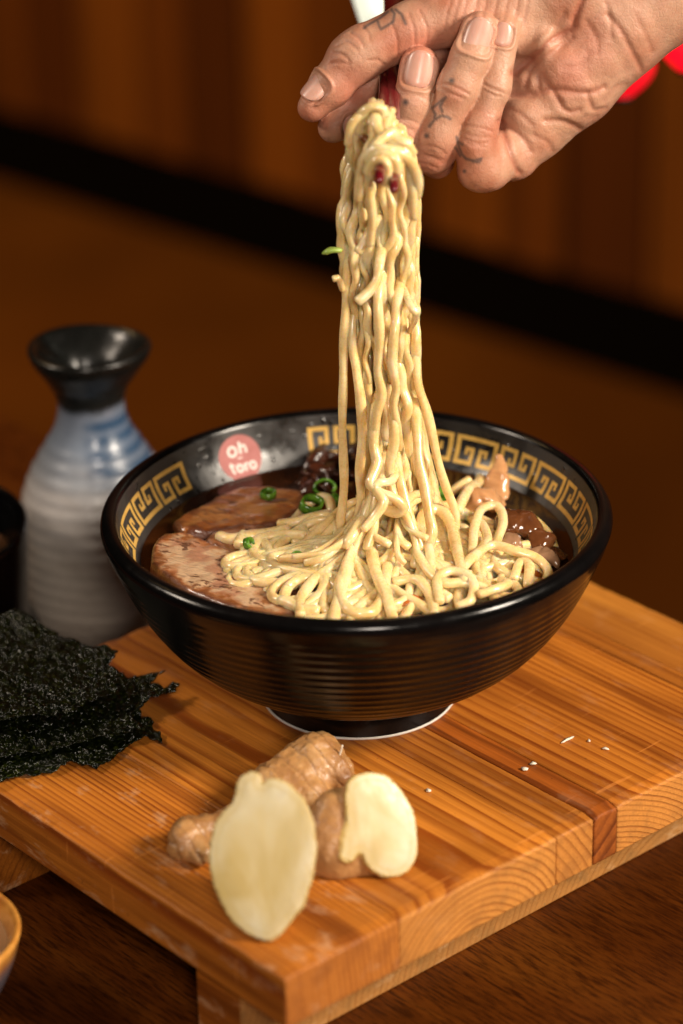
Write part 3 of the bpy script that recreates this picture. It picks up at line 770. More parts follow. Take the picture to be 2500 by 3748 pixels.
def walk(x, y, th, L, curl, cx, cy, ax, ay, step=.14):
    n = int(L / step); P = []; kap = rng.normal(0, curl)
    for i in range(n):
        P.append((x, y))
        kap += rng.normal(0, .22) - .06 * kap
        kap = np.clip(kap, -1.15, 1.15)
        e = ((x - cx) / ax) ** 2 + ((y - cy) / ay) ** 2
        if e > 1:
            d = math.atan2(cy - y, cx - x) - th; d = (d + math.pi) % (2 * math.pi) - math.pi
            kap = kap * .6 + 1.1 * math.copysign(1, d) * min(1, e - .8)
        th += kap * step; x += math.cos(th) * step; y += math.sin(th) * step
    P = np.array(P)
    for _ in range(2): P[1:-1] = (P[:-2] + 2 * P[1:-1] + P[2:]) / 4
    return P
CXP, CYP = 1.3, -1.6
for i in range(34):
    f = i / 34.0
    ax, ay = 4.9 - 2.2 * f, 4.7 - 2.0 * f
    a = rng.uniform(0, 6.28); q = math.sqrt(rng.uniform(0, 1))
    cy_ = CYP + 1.0 * f
    XY = walk(CXP + ax * q * math.cos(a), cy_ + ay * q * math.sin(a), rng.uniform(0, 6.28), rng.uniform(9, 19) * (1 - .35 * f), .6, CXP, cy_, ax, ay)
    P = np.c_[XY, drop(XY)]
    press(P); noodle(P, pile, RN * rng.uniform(.9, 1.06))
# ---- lifted bundle: strands hang over the chopsticks, fall front and back
YC = 1.2
env = np.array([(240, 822, 893), (262, 806, 915), (290, 797, 932), (330, 789, 948), (420, 783, 962), (500, 776, 964), (600, 781, 961), (700, 790, 962), (800, 803, 962), (900, 818, 963), (1000, 829, 980), (1080, 834, 994), (1140, 830, 1008), (1200, 815, 1030)], float)
def at_env(yd, u, dep):
    l = np.interp(yd, env[:, 0], env[:, 1]) + 12; r = np.interp(yd, env[:, 0], env[:, 2]) - 12
    return yp(l + (r - l) * u, yd, YC + dep)
def hang(u, dep, y0, y1, w=.06, r=RN, over=None, tail=None, uend=None):
    ys = np.arange(y0, y1, 16.0)
    ph = rng.uniform(0, 6.28, 4); pts = []
    if over is not None:               # the bend over the chopsticks
        for t in np.linspace(.0, 1, 7)[:-1]:
            an = math.pi * (1 - t) * .5
            pts.append(at_env(y0, u, 0) + np.array([0, dep * t if dep < 0 else dep * t, over * (1 - t ** 2) ** .5]))
    for k, yv in enumerate(ys):
        s = (yv - y0) / (y1 - y0)
        uu = u + ((uend - u) * s if uend is not None else 0)
        uu += .060 * math.sin(yv * .011 + ph[0]) + .038 * math.sin(yv * .034 + ph[1]) + .022 * math.sin(yv * .085 + ph[3])
        dd = dep + .20 * math.sin(yv * .019 + ph[2]) + .08 * math.sin(yv * .07 + ph[1])
        pts.append(at_env(yv, np.clip(uu, -.04, 1.04), dd))
    if tail is not None: pts += [np.array(t) for t in tail]
    P = smooth_path(pts, step=.16)
    low = P[P[:, 2] < SZ + 2.6]
    if len(low): press(low, r)
    o = noodle(P, lift, r * rng.uniform(.78, 1.08), rng.uniform(.62, .95), rng.uniform(-.08, .08), .10)
    return P
def tail_to(x, y, z, u, back=False):
    b = at_env(1150, u, -.3 if not back else .8)
    m = (b + np.array([x, y, z])) / 2; m[2] = max(b[2] * .45 + z * .55, z)
    d = np.array([x, y, z]) - b; side = np.array([-d[1], d[0], 0]); side /= np.linalg.norm(side) + 1e-6
    c = rng.uniform(-1, 1)
    return [m, np.array([x, y, z]), np.array([x, y, z]) + .6 * d * [.5, .5, 0] + side * c * .8 + [0, 0, -.35], np.array([x, y, z]) + .7 * d * [.5, .5, 0] + side * c * 2.0 + [0, 0, -.6]]
def hz(x, y):
    return float(hm[int((x + 10) / GR), int((y + 10) / GR)]) + .15
us = np.linspace(.02, .98, 11)
for layer, dep in enumerate((1.25, .75, .3, -.15, -.6, -.95)):
    for i, u in enumerate(us):
        if layer in (0, 5) and i in (0, 10): continue
        uu = u + rng.uniform(-.05, .05) + (.05 if layer % 2 else 0)
        bul = math.sqrt(max(.15, 1 - (2 * u - 1) ** 2))
        d = dep * bul
        ytop = 258 + 62 * abs(2 * u - 1) ** 1.6 + rng.uniform(-4, 26)
        endy = 1150 + rng.uniform(-20, 30)
        tx = .9 + (uu - .5) * 3.6 + rng.uniform(-.7, .7); ty = (-1.6 - 1.5 * rng.uniform() if layer > 2 else .4 + rng.uniform(-.8, .8)); 
        tl = tail_to(tx, ty, hz(tx, ty), uu, layer < 2)
        hang(uu, d, ytop, endy, over=.30 if layer in (0, 5) else .12, tail=tl)
# lone strands at the sides
def traced(pix, Y, r=RN, parent=lift, step=.14):
    Y = np.interp(np.linspace(0, 1, len(pix)), np.linspace(0, 1, len(Y)), Y) if not np.isscalar(Y) else [Y] * len(pix)
    P = smooth_path([yp(x, y, yy_) for (x, y), yy_ in zip(pix, Y)], step=step)
    noodle(P, parent, r * .80, .88, .03, .09); return P
traced([(806, 500), (800, 560), (796, 640), (793, 720), (789, 800), (788, 880), (786, 960), (788, 1040), (790, 1110), (786, 1160), (782, 1200), (790, 1235)], [1.2, .6, .2, -.2, -.6, -.9], .215)
traced([(945, 720), (955, 800), (960, 880), (980, 945), (995, 1010), (1010, 1075), (1028, 1130), (1046, 1175), (1046, 1215), (1035, 1250)], [1.2, .4, 0, -.4, -.8], .22)
traced([(830, 620), (814, 700), (808, 780), (818, 850), (828, 920), (832, 1000), (826, 1080), (828, 1150), (815, 1220)], [1.2, .3, -.2, -.6, -1.0], .23)
traced([(872, 490), (862, 510), (850, 530), (838, 552), (822, 578)], [.8, -.4, -1.0, -1.2, -1.4], .22)
traced([(880, 560), (872, 600), (866, 640), (848, 668), (822, 692)], [.8, -.6, -1.0, -1.2, -1.35], .23)
traced([(885, 600), (868, 680), (872, 780), (868, 850), (876, 905), (866, 945), (862, 1000), (880, 1060)], [.8, -.8, -1.1, -1.2, -1.2, -1.2, .2], .25)
traced([(920, 640), (908, 740), (900, 830), (910, 890), (903, 930), (915, 1000), (920, 1080)], [.8, -.9, -1.2, -1.2, -1.2, -.8, .4], .24)
traced([(925, 660), (942, 700), (952, 716), (958, 712), (952, 735), (940, 760)], [.8, -.7, -.9, -.8, -.4, .6], .17)
# knot where the bundle meets the heap, and the skirt in front of it
traced([(872, 900), (862, 960), (858, 1020), (866, 1060), (856, 1090), (850, 1112), (872, 1130), (902, 1142), (926, 1164), (912, 1176), (884, 1168), (862, 1140), (868, 1100), (880, 1080)], [.4, -.9, -1.3, -1.6, -2.0, -2.3, -2.5, -2.6, -2.6, -2.5, -2.3, -1.8, -1.0, .2], .26)
traced([(895, 1050), (905, 1085), (896, 1105), (872, 1108), (862, 1122), (880, 1150), (860, 1185), (835, 1215)], [-.2, -1.4, -2.0, -2.3, -2.4, -2.7, -2.9, -3.2], .25)
traced([(880, 1020), (868, 1110), (850, 1160), (832, 1210), (815, 1255), (800, 1300)], [.2, -1.6, -2.3, -2.9, -3.5], .28)
traced([(890, 1000), (880, 1090), (862, 1150), (858, 1210), (842, 1260)], [.4, -1.4, -2.2, -2.8, -3.2], .25)
traced([(905, 1000), (915, 1080), (930, 1150), (950, 1215), (968, 1262)], [.4, -1.2, -1.9, -2.4, -2.8], .25)
traced([(952, 920), (958, 1000), (962, 1060), (975, 1120), (985, 1180), (992, 1220), (980, 1260)], [.6, -.5, -1.1, -1.6, -2.2, -2.6, -2.7], .26)
traced([(898, 880), (900, 940), (905, 1010), (895, 1075), (905, 1140), (935, 1190), (955, 1250), (950, 1300)], [.4, -.9, -1.3, -1.5, -1.9, -2.4, -3.0, -3.4], .24)
traced([(850, 1120), (835, 1180), (800, 1225), (765, 1262), (730, 1290), (705, 1320), (690, 1345)], [.0, -1.6, -2.4, -2.8, -3.4, -3.9, -4.3], .25)
# upper heap: loose curls round the foot of the bundle
for i in range(46):
    cx_, cy_, ax, ay = [(1.4, -3.9, 4.2, 2.3), (-1.6, -2.2, 2.6, 2.4), (4.6, -1.6, 2.2, 2.6), (1.0, -4.4, 3.4, 1.9)][i % 4]
    a = rng.uniform(0, 6.28); q = math.sqrt(rng.uniform(0, 1))
    XY = walk(cx_ + ax * q * math.cos(a), cy_ + ay * q * math.sin(a), rng.uniform(0, 6.28), rng.uniform(5, 12), .8, cx_, cy_, ax, ay)
    P = np.c_[XY, drop(XY)]
    press(P); noodle(P, pile, RN * rng.uniform(.92, 1.1))
# strands one can pick out in the picture, laid over the heap
def laid(pix, z0, lifts=None, r=RN, sink=.05):
    r = r * .88 if r > RN else r
    XY = smooth_path([np.r_[zp(x, y, z0)[:2], 0] for x, y in pix], step=.13)[:, :2]
    z = drop(XY, r, sink)
    if lifts is not None: z = z + np.interp(np.linspace(0, 1, len(z)), np.linspace(0, 1, len(lifts)), lifts)
    P = np.c_[XY, z]; press(P); noodle(P, pile, r)
laid([(502, 1216), (530, 1226), (575, 1222), (625, 1218), (660, 1212)], 7.1, r=.26)
laid([(548, 1248), (553, 1235), (560, 1224)], 7.0, r=.24)
laid([(650, 1262), (700, 1235), (760, 1205), (800, 1180)], 7.4)
laid([(640, 1190), (690, 1190), (750, 1175), (800, 1165)], 7.2)
laid([(715, 1300), (650, 1300), (598, 1288), (580, 1262), (600, 1236), (650, 1232), (700, 1240)], 7.0, r=.24)
laid([(760, 1345), (690, 1335), (640, 1318), (622, 1292), (650, 1282), (700, 1290), (760, 1285)], 7.0, r=.24)
laid([(672, 1178), (678, 1160), (700, 1140), (735, 1136), (755, 1150), (762, 1172)], 7.2, [0, .2, .45, .5, .3, 0])
laid([(646, 1388), (670, 1396), (695, 1408), (730, 1412)], 6.8, r=.24)
laid([(690, 1412), (690, 1380), (720, 1350), (770, 1325), (810, 1300)], 7.0, r=.25)
laid([(760, 1412), (770, 1360), (795, 1300), (815, 1250), (830, 1210)], 7.8, [0, .1, .3, .3, .3], r=.26)
laid([(800, 1325), (780, 1370), (800, 1408), (850, 1408), (878, 1380), (890, 1330)], 7.0, [.2, .2, .1, .1, .2, .3], r=.24)
laid([(905, 1410), (885, 1370), (862, 1330), (850, 1290)], 7.2, [0, .2, .3, .3], r=.26)
laid([(1000, 1405), (985, 1370), (950, 1350), (905, 1350)], 7.0, [0, .1, .3, .1], r=.24)
laid([(1150, 1362), (1110, 1345), (1060, 1342), (1020, 1345), (980, 1325), (950, 1290)], 7.2, [.1, .3, .3, .3, .3, .2])
laid([(1010, 1395), (1005, 1360), (1040, 1345), (1085, 1360), (1080, 1385), (1050, 1392)], 6.9, [.1, .2, .4, .4, .2, .1])
laid([(1100, 1388), (1140, 1378), (1165, 1362), (1150, 1350)], 6.8, [.2, .3, .3, .2])
laid([(1055, 1335), (1090, 1300), (1130, 1278), (1180, 1286), (1230, 1290), (1258, 1308), (1245, 1335)], 7.0, [.2, .4, .5, .5, .4, .3, .1])
laid([(1180, 1335), (1195, 1312), (1215, 1318), (1212, 1345)], 6.8, [0, .3, .3, 0])
laid([(1085, 1270), (1090, 1230), (1110, 1195), (1142, 1188), (1155, 1210), (1138, 1245)], 7.3, [.2, .5, .8, .8, .5, .2])
laid([(1160, 1200), (1190, 1182), (1225, 1190), (1255, 1215), (1272, 1245), (1265, 1268), (1235, 1276)], 6.8, [.3, .4, .5, .5, .4, .3, .2])
laid([(1050, 1178), (1068, 1148), (1085, 1118), (1098, 1092), (1108, 1082), (1100, 1075)], 7.4, [.2, .4, .7, .9, .9, .8], r=.23)
laid([(1025, 1120), (1050, 1118), (1078, 1112)], 7.0, [.2, .3, .3])
laid([(960, 1245), (970, 1205), (1005, 1190), (1035, 1210), (1050, 1255), (1068, 1310)], 7.8, [.1, .4, .6, .5, .3, .1], r=.25)
laid([(905, 1250), (930, 1222), (965, 1228), (985, 1260), (990, 1300)], 7.8, [.1, .3, .4, .3, .1])
laid([(1085, 1215), (1110, 1232), (1118, 1262), (1085, 1290)], 7.2, [.2, .3, .3, .1])

# loops wound round the chopsticks near their tips
traced([(822, 455), (826, 405), (834, 365), (862, 345), (895, 346), (925, 356), (948, 380), (958, 415), (955, 450)], [-1.2, -1.7, -2.1, -2.4, -2.5, -2.3, -1.9, -1.5], .25)
traced([(845, 395), (858, 372), (880, 366), (893, 385), (888, 408), (884, 420)], [-2.6, -2.9, -3.1, -3.1, -2.9], .24)
traced([(846, 372), (872, 352), (905, 362), (915, 388), (905, 404)], [-2.5, -2.8, -2.9, -2.7], .22)
traced([(818, 300), (828, 264), (850, 246), (872, 246), (884, 262), (872, 290), (860, 318), (846, 345), (836, 380)], [-.4, -.7, -.8, -.8, -.9, -1.3, -1.7], .25)
traced([(900, 252), (890, 275), (885, 300), (905, 320), (932, 330), (948, 352)], [-.5, -1.0, -1.5, -1.8, -1.6], .23)
traced([(862, 262), (866, 290), (885, 318), (918, 336), (940, 370), (946, 430), (950, 500)], [-.7, -1.4, -1.8, -1.9, -1.6], .24)
traced([(800, 330), (806, 290), (822, 268), (845, 258)], [-.6, -.7, -.7, -.6], .24)
traced([(905, 300), (880, 316), (858, 340), (845, 380), (848, 430), (855, 500), (850, 560)], [-1.5, -2.0, -2.1, -1.9, -1.5], .24)
traced([(766, 640), (772, 636), (780, 645), (786, 665)], [0, 0, .1, .2], .17)
P = smooth_path([yp(830, 312, -.9), yp(838, 318, -1.1), yp(846, 328, -.9)], 10); V, F = tube_vf(P, np.interp(np.arange(10), [0, 4, 9], [.12, .22, .12]), 10, .8, 0, .1, rng)  # dark blob added where the noodles leave a dark hole
tag(mesh('dark_blob', V, F, BM.m, origin=P[0]), 'dark blob added for the dark hole in the noodles above the chopstick tips', 'mushroom')
# a hooked end at lower left of the bundle
scl = [(756, 577, 'pale green scallion scrap stuck to the left of the lifted noodles')]
c = yp(760, 577, .3)
P = smooth_path([yp(744, 580, .2), yp(760, 574, .1), yp(778, 574, .2)], 12); V, F = tube_vf(P, np.interp(np.arange(12), [0, 3, 11], [.14, .24, .24]), 10, .45, 0, .05, rng)
M2 = Mat('scallion_pale'); M2.set(Base_Color=(.36, .50, .10), Roughness=.3, Subsurface_Weight=.2, Subsurface_Radius=(.002, .003, .001), Subsurface_Scale=.5)
tag(mesh('scallion_scrap', V, F, M2.m, origin=P[0]), scl[0][2], 'scallion')

scallion(616, 1134, SZ + .75, .30, .25, .3, 'scallion ring lying on the browned pork at the back')
scallion(571, 1247, SZ + 1.0, .27, 1.2, 1.3, 'upright scallion ring at the tip of the leftmost noodle', .26)
scallion(682, 1280, SZ + 1.0, .26, .6, .2, 'scallion ring between two noodle loops at left')
scallion(715, 1158, SZ + .9, .48, .5, .8, 'large scallion ring inside the upper left noodle loop', .4)
scallion(745, 1120, SZ + .8, .42, .9, .1, 'scallion ring in front of the dark mushroom strips', .4)
scallion(770, 1150, SZ + .9, .36, 1.1, 2.0, 'scallion ring left of the thin lone noodle', .4)
scallion(1000, 1105, SZ + .9, .42, .8, .5, 'scallion ring behind the right side of the noodle bundle', .4)
scallion(1005, 1140, SZ + 1.2, .40, .9, 1.4, 'scallion ring between bundle and right curling noodle', .4)
scallion(952, 1118, SZ + 1.1, .36, .7, 2.3, 'scallion ring glimpsed through the hanging noodles', .35)

# ================================================================== CHOPSTICKS
CM = Mat('red_lacquer'); CM.set(Base_Color=(.13, .006, .010), Roughness=.16, Coat_Weight=.6)
def chopstick(tip, grip, label):
    tip, grip = np.array(tip), np.array(grip); d = (grip - tip) / np.linalg.norm(grip - tip)
    P = np.array([tip + d * s for s in np.linspace(0, 22.0, 40)])
    r = np.interp(np.linspace(0, 22, 40), [0, .3, 3, 22], [.13, .19, .23, .40])
    V, F = tube_vf(P, r, 14, 1.0, 0, 0); tag(mesh('chopstick', V, F, CM.m, origin=tip), label, 'chopstick', 'pair of chopsticks')
chopstick(yp(871, 416, -4.2), yp(888, 196, 6.0), 'dark red chopstick whose tip pokes out higher and further left')
chopstick(yp(904, 437, -4.0), yp(902, 176, 6.6), 'dark red chopstick whose tip pokes out lower and further right')

# ================================================================== HAND
HC = np.array([1650.0, 330.0]); HS = 94.5
hf = ray(HC[0] / K, HC[1] / K); HP = CAM + hf * (110.0)          # depth of focus
hz_ = -hf / np.linalg.norm(hf); hx = RC - hz_ * (RC @ hz_); hx /= np.linalg.norm(hx); hy = np.cross(hz_, hx)
def hand_to_world(V):
    V = np.asarray(V, float)
    return HP + ((V[:, 0] - HC[0]) / HS)[:, None] * hx - ((V[:, 1] - HC[1]) / HS)[:, None] * hy + (V[:, 2] / HS)[:, None] * hz_
fl = Field((1040, -480, -380), (2920, 740, 280), 5.0)
palm = fl.new()
# wrist and forearm
for a_, b_ in (((2240, 95, -120, 195), (2400, -25, -130, 195)), ((2400, -25, -130, 195), (3000, -480, -130, 230)), ((2130, -90, -110, 195), (2270, -175, -130, 195)), ((2270, -175, -130, 195), (2900, -620, -130, 230))):
    fl.cone(palm, a_[:3], b_[:3], a_[3], b_[3], 60)
# heel and outer edge of the palm
fl.chain(palm, [(1888, 560, -60, 92), (1960, 440, -90, 128), (2085, 292, -105, 168), (2240, 112, -120, 188)], 60)
fl.chain(palm, [(1700, 420, -170, 105), (1850, 300, -150, 130), (2080, 120, -130, 170)], 60)
# ball of the thumb
fl.chain(palm, [(1650, 45, -15, 118), (1860, 40, -70, 160), (2090, -30, -90, 195), (2260, -140, -120, 190)], 60)
# pads that bulge between the creases
for c_, r_ in (((2065, 245, 20), (95, 80, 66)), ((2185, 195, 28), (85, 95, 52)), ((1985, 150, 10), (60, 85, 90)), ((1930, 425, 0), (80, 70, 60)), ((2075, 395, -20), (90, 60, 66)), ((1900, 110, 30), (70, 90, 60)), ((2250, 70, 45), (120, 110, 45)), ((1950, 300, -20), (60, 45, 60)), ((1840, 560, 40), (45, 75, 50))):
    fl.ell(palm, c_, r_, 26)
fingers = {
    'thumb': [(1660, 45, 5, 116), (1500, 112, 30, 97), (1330, 192, 50, 93), (1290, 222, 52, 90), (1215, 312, 58, 74), (1146, 392, 58, 55)],
    'index': [(1680, 160, -200, 95), (1480, 205, -165, 76), (1350, 300, -95, 72), (1268, 400, -30, 66), (1222, 462, 5, 60)],
    'middle': [(1600, 420, -230, 95), (1452, 524, 70, 78), (1475, 470, 112, 74), (1512, 372, 138, 69), (1537, 246, 122, 74)],
    'ring': [(1690, 440, -200, 98), (1586, 548, 85, 80), (1610, 490, 128, 78), (1680, 322, 160, 72), (1720, 215, 158, 71), (1754, 117, 138, 70)],
    'little': [(1860, 560, -40, 98), (1760, 608, 88, 80), (1738, 520, 128, 72), (1752, 455, 138, 67), (1802, 318, 136, 62), (1840, 122, 108, 57)]}
total = None
parts_f = {}
for nme, ch in fingers.items():
    A = fl.new(); fl.chain(A, ch, 30)
    if nme == 'middle': fl.cone(A, (1600, 590, -130), (1560, 560, -60), 66, 70, 30)
    if nme == 'little': fl.ell(A, (1775, 640, 60), (86, 56, 90), 30)
    kk_ = 46 if nme in ('thumb', 'little') else 24
    G = smin(palm, A, kk_)
    total = G if total is None else smin(total, G, 5)
    del A, G
V, Q = surface_nets(fl, total); del total, palm
V = relax(V, Q, 2, .5)
N = vert_normals(V, Q)
if (N[:, 2] * (V[:, 2] - np.median(V[:, 2]))).mean() < 0: N = -N; Q = Q[:, ::-1]
P2 = V[:, :2]
front = np.clip(N[:, 2] * 1.6, 0, 1)
D7 = lambda L: [(1600 + .574 * x, .574 * y) for x, y in L]
D1 = lambda L: [(1000 + .9566 * x, .9566 * y) for x, y in L]
creases = [   # palm lines, depth and width in the hand's own units (94.5 = 1 cm)
    (D7([(480, 470), (570, 400), (640, 335), (720, 268), (790, 228), (852, 190), (866, 120), (905, 20)]), 17, 11),
    (D7([(470, 605), (600, 602), (720, 572), (800, 582), (960, 592), (1060, 560)]), 11, 10),
    (D7([(735, 590), (770, 640), (800, 690), (850, 715), (900, 700)]), 10, 9), (D7([(690, 765), (800, 772), (870, 800), (935, 832)]), 10, 9),
    (D7([(395, 770), (440, 880), (480, 1000), (522, 1095)]), 15, 9), (D7([(405, 770), (470, 820), (560, 900), (600, 960)]), 7, 9),
    (D7([(1070, 110), (1150, 200), (1220, 320), (1300, 450)]), 9, 10), (D7([(1060, 40), (1085, 150), (1095, 250)]), 5, 8), (D7([(1250, 120), (1310, 230), (1360, 330)]), 4, 9),
    (D7([(560, 560), (575, 480), (640, 390), (740, 330), (850, 250)]), 8, 9), (D7([(640, 560), (655, 480), (720, 560)]), 6, 9),
    (D7([(950, 600), (970, 650), (1000, 700), (1080, 690)]), 7, 8), (D7([(800, 430), (900, 420), (960, 350)]), 5, 12), (D7([(1060, 640), (1130, 560), (1200, 540)]), 5, 10),
    (D7([(540, 320), (620, 260), (700, 180)]), 4, 10), (D7([(730, 290), (750, 180), (800, 100)]), 5, 9), (D7([(940, 150), (1000, 250), (1010, 340)]), 5, 10),
    (D7([(430, 680), (520, 720), (600, 790)]), 5, 9), (D7([(620, 860), (700, 900), (740, 960)]), 5, 9), (D7([(860, 860), (930, 760), (1010, 740)]), 4, 9)]
for x0 in (675, 705, 735, 775, 810, 850, 890, 930, 965):      # folds of the web above the curled fingers
    creases.append((D1([(x0 + 6, -30), (x0, 20), (x0 - 10 + (x0 - 800) * .02, 60), (x0 - 22, 118)]), 5.0, 6.5))
for L in ([(248, 178), (285, 165), (325, 192)], [(232, 205), (270, 212), (300, 240)], [(225, 245), (258, 242), (292, 248)], [(300, 130), (330, 150), (352, 185)], [(370, 235), (400, 232), (428, 252)], [(345, 105), (365, 130), (375, 160)], [(455, 95), (475, 150), (478, 215)], [(520, 60), (540, 120), (542, 190)], [(560, 50), (588, 110), (590, 180)]):
    creases.append((D1(L), 5.5, 6.0))
def knuckle(cx, cy, ax, ay, wd, n, gap, dep):   # wrinkles across a finger joint (zoom-1 coordinates)
    l = math.hypot(ax, ay); ax, ay = ax / l, ay / l; px, py = -ay, ax
    for i in range(n):
        o = (i - (n - 1) / 2) * gap; j = random.uniform(-7, 7); o += random.uniform(-5, 5); wd *= random.uniform(.7, 1.05)
        creases.append((D1([(cx + ax * o - px * wd, cy + ay * o - py * wd + 6), (cx + ax * (o + j) - px * wd * .4, cy + ay * (o + j) - py * wd * .4 + random.uniform(-4, 4)), (cx + ax * (o + j) + px * wd * .3, cy + ay * (o + j) + py * wd * .3), (cx + ax * o + px * wd, cy + ay * o + py * wd + random.uniform(-8, 8))]), dep * random.uniform(.6, 1.1), 5.5))
knuckle(690, 345, -.35, .94, 58, 2, 17, 7); knuckle(605, 592, -.3, .95, 62, 4, 19, 4.0); knuckle(838, 345, -.3, .95, 48, 2, 17, 7)
knuckle(775, 520, -.1, 1, 56, 4, 20, 4.0); knuckle(525, 480, -.2, .98, 46, 3, 20, 4.0); knuckle(540, 370, -.1, 1, 55, 1, 12, 4); knuckle(640, 460, -.35, .94, 40, 1, 30, 2.5); knuckle(800, 420, -.3, .95, 40, 1, 26, 2.5)
dis = np.zeros(len(V)); red = np.zeros(len(V))
for L, dp, wd in creases:
    L = smooth_path([(x, y, 0) for x, y in L], 24)[:, :2] if len(L) > 2 else L
    lo = np.min(L, 0) - 4 * wd; hi = np.max(L, 0) + 4 * wd
    m = np.where((P2[:, 0] > lo[0]) & (P2[:, 0] < hi[0]) & (P2[:, 1] > lo[1]) & (P2[:, 1] < hi[1]) & (N[:, 2] > .05))[0]
    if not len(m): continue
    dp, wd = (dp * .62, wd * 1.2) if wd > 7.5 else (dp * .5, wd)
    d = poly_dist(P2[m], list(map(tuple, L)))
    g = np.exp(-(d / wd) ** 2); dis[m] -= dp * g * front[m]; dis[m] += .14 * dp * np.exp(-((d - 2.1 * wd) / (1.2 * wd)) ** 2) * front[m]
    red[m] = np.maximum(red[m], np.exp(-(d / (wd * 1.1)) ** 2) * min(1, dp / 12))
# nail beds
nails = [  # centre on the finger axis, axis toward the tip, outward normal, bed radius, half angle, length, name
    ('thumb', (1180, 345, 58), (-.66, .74, .02), (-.52, -.42, .74), 70, 52, 104),
    ('middle', (1534, 262, 125), (.18, -.98, -.10), (.02, -.02, 1), 72, 50, 136),
    ('ring', (1742, 145, 142), (.32, -.94, -.14), (.03, .02, 1), 70, 50, 132),
    ('little', (1836, 140, 112), (.17, -.98, -.14), (-.12, .02, .99), 57, 48, 88),
    ('index', (1240, 452, 2), (-.40, .85, .3), (.80, .35, .48), 60, 48, 84)]
NM = Mat('fingernail'); co = NM.coord('Object'); n = NM.noise(co, 120, 2, .5)
NM.set(Base_Color=NM.mix(NM.ramp(n, [(.3, 0), (.7, 1)]), (.60, .30, .23), (.68, .38, .30)), Roughness=.30, Subsurface_Weight=.3, Subsurface_Radius=(.004, .0018, .001), Subsurface_Scale=.6, Coat_Weight=.2, Coat_Roughness=.2)
nail_geo = []
for nm, c_, ax_, no_, R_, ha, Ln in nails:
    c_ = np.array(c_, float); ax_ = np.array(ax_, float); ax_ /= np.linalg.norm(ax_)
    no_ = np.array(no_, float); no_ -= ax_ * (no_ @ ax_); no_ /= np.linalg.norm(no_); sd_ = np.cross(ax_, no_)
    # coordinates of skin vertices in the nail frame
    d = V - c_; s_ = d @ ax_; th_ = np.degrees(np.arctan2(d @ sd_, d @ no_)); rad = np.hypot(d @ sd_, d @ no_)
    near = (np.abs(s_) < Ln) & (np.abs(th_) < 100) & (rad < R_ * 1.5)
    e = ((np.abs(s_) / (Ln * .5)) ** 3.2 + (np.abs(th_) / ha) ** 3.2) ** (1 / 3.2)
    m = near & (e < 1.6)
    w_ = np.clip((1.06 - e) / .08, 0, 1)
    dis[m] += (-6.0 * w_ + 6.5 * np.exp(-((e - 1.17) / .10) ** 2) * (1 if True else 0))[m] * np.where(s_ > Ln * .40, .35, 1)[m]
    ns, nt = 17, 15; VV = []
    for i in range(ns):
        for j in range(nt):
            a = -1 + 2 * i / (ns - 1); b = -1 + 2 * j / (nt - 1)
            # squircle outline
            aa = a * (1 - .10 * b * b); lim = (1 - abs(a) ** 3.0 * .38)
            an = math.radians(ha * .97 * b * lim)
            rr = R_ + 1.5 - 4.5 * max(0, a) ** 2 * .4 - 3.5 * abs(b) ** 4 - (6 * max(0, -a - .75) * 4)
            base = c_ + ax_ * (aa * Ln * .5 + (0 if a < 0 else -3 * b * b))
            VV.append(base + rr * (math.sin(an) * sd_ + math.cos(an) * no_))
    FF = [(i * nt + j, i * nt + j + 1, (i + 1) * nt + j + 1, (i + 1) * nt + j) for i in range(ns - 1) for j in range(nt - 1)]
    nail_geo.append((VV, FF, ax_, no_, c_, nm))
V2 = V + N * dis[:, None]
nz1 = vnoise(V2[:, :], .012, 4.0, 3)
V2 = V2 + N * (nz1 * 2.2)[:, None]
# ---- skin colour: warm base, redder fingertips / creases / pads, ink lines
colr = np.tile(np.array([.46, .225, .140]), (len(V), 1))
def blend(mask, c, k): colr[:] = colr + (np.array(c) - colr) * (np.clip(mask, 0, 1) * k)[:, None]
nz2 = vnoise(V, .006, 11.0, 4); nz3 = vnoise(V, .02, 2.0, 3)
blend(np.clip(nz2 * 1.8, 0, 1), (.56, .32, .21), .7); blend(np.clip(-nz2 * 1.6, 0, 1), (.44, .155, .085), .8); blend(np.clip(nz3 * 1.3, 0, 1), (.60, .29, .20), .4)
def spot(x, y, r): return np.exp(-((P2[:, 0] - x) ** 2 + (P2[:, 1] - y) ** 2) / r ** 2)
for x, y, r, k in ((1300, 340, 90, .6), (1160, 430, 60, .35), (1530, 190, 70, .5), (1760, 60, 80, .5), (1850, 70, 60, .5), (2070, 260, 110, .45), (2150, 160, 90, .3), (1640, 590, 90, .4), (1480, 520, 90, .3), (1560, 170, 100, .4), (1800, 470, 60, .3)):
    blend(spot(x, y, r), (.56, .185, .12), k)
blend(spot(1990, 120, 90) + spot(1830, 40, 120) + spot(2020, 440, 100), (.60, .38, .25), .45)
blend(red, (.36, .105, .06), .75)
ink = np.zeros(len(V))
def inkline(L, wd, k=.8):
    d = poly_dist(P2, L); global ink
    ink = np.maximum(ink, np.clip(1.25 - d / wd, 0, 1) * k * (N[:, 2] > 0))
for x, y, r in ((510, 390, 15), (482, 443, 13), (683, 310, 13), (590, 515, 12), (733, 648, 9)):
    q = D1([(x, y)])[0]; inkline([q, (q[0] + .5, q[1])], r * .92, .85)
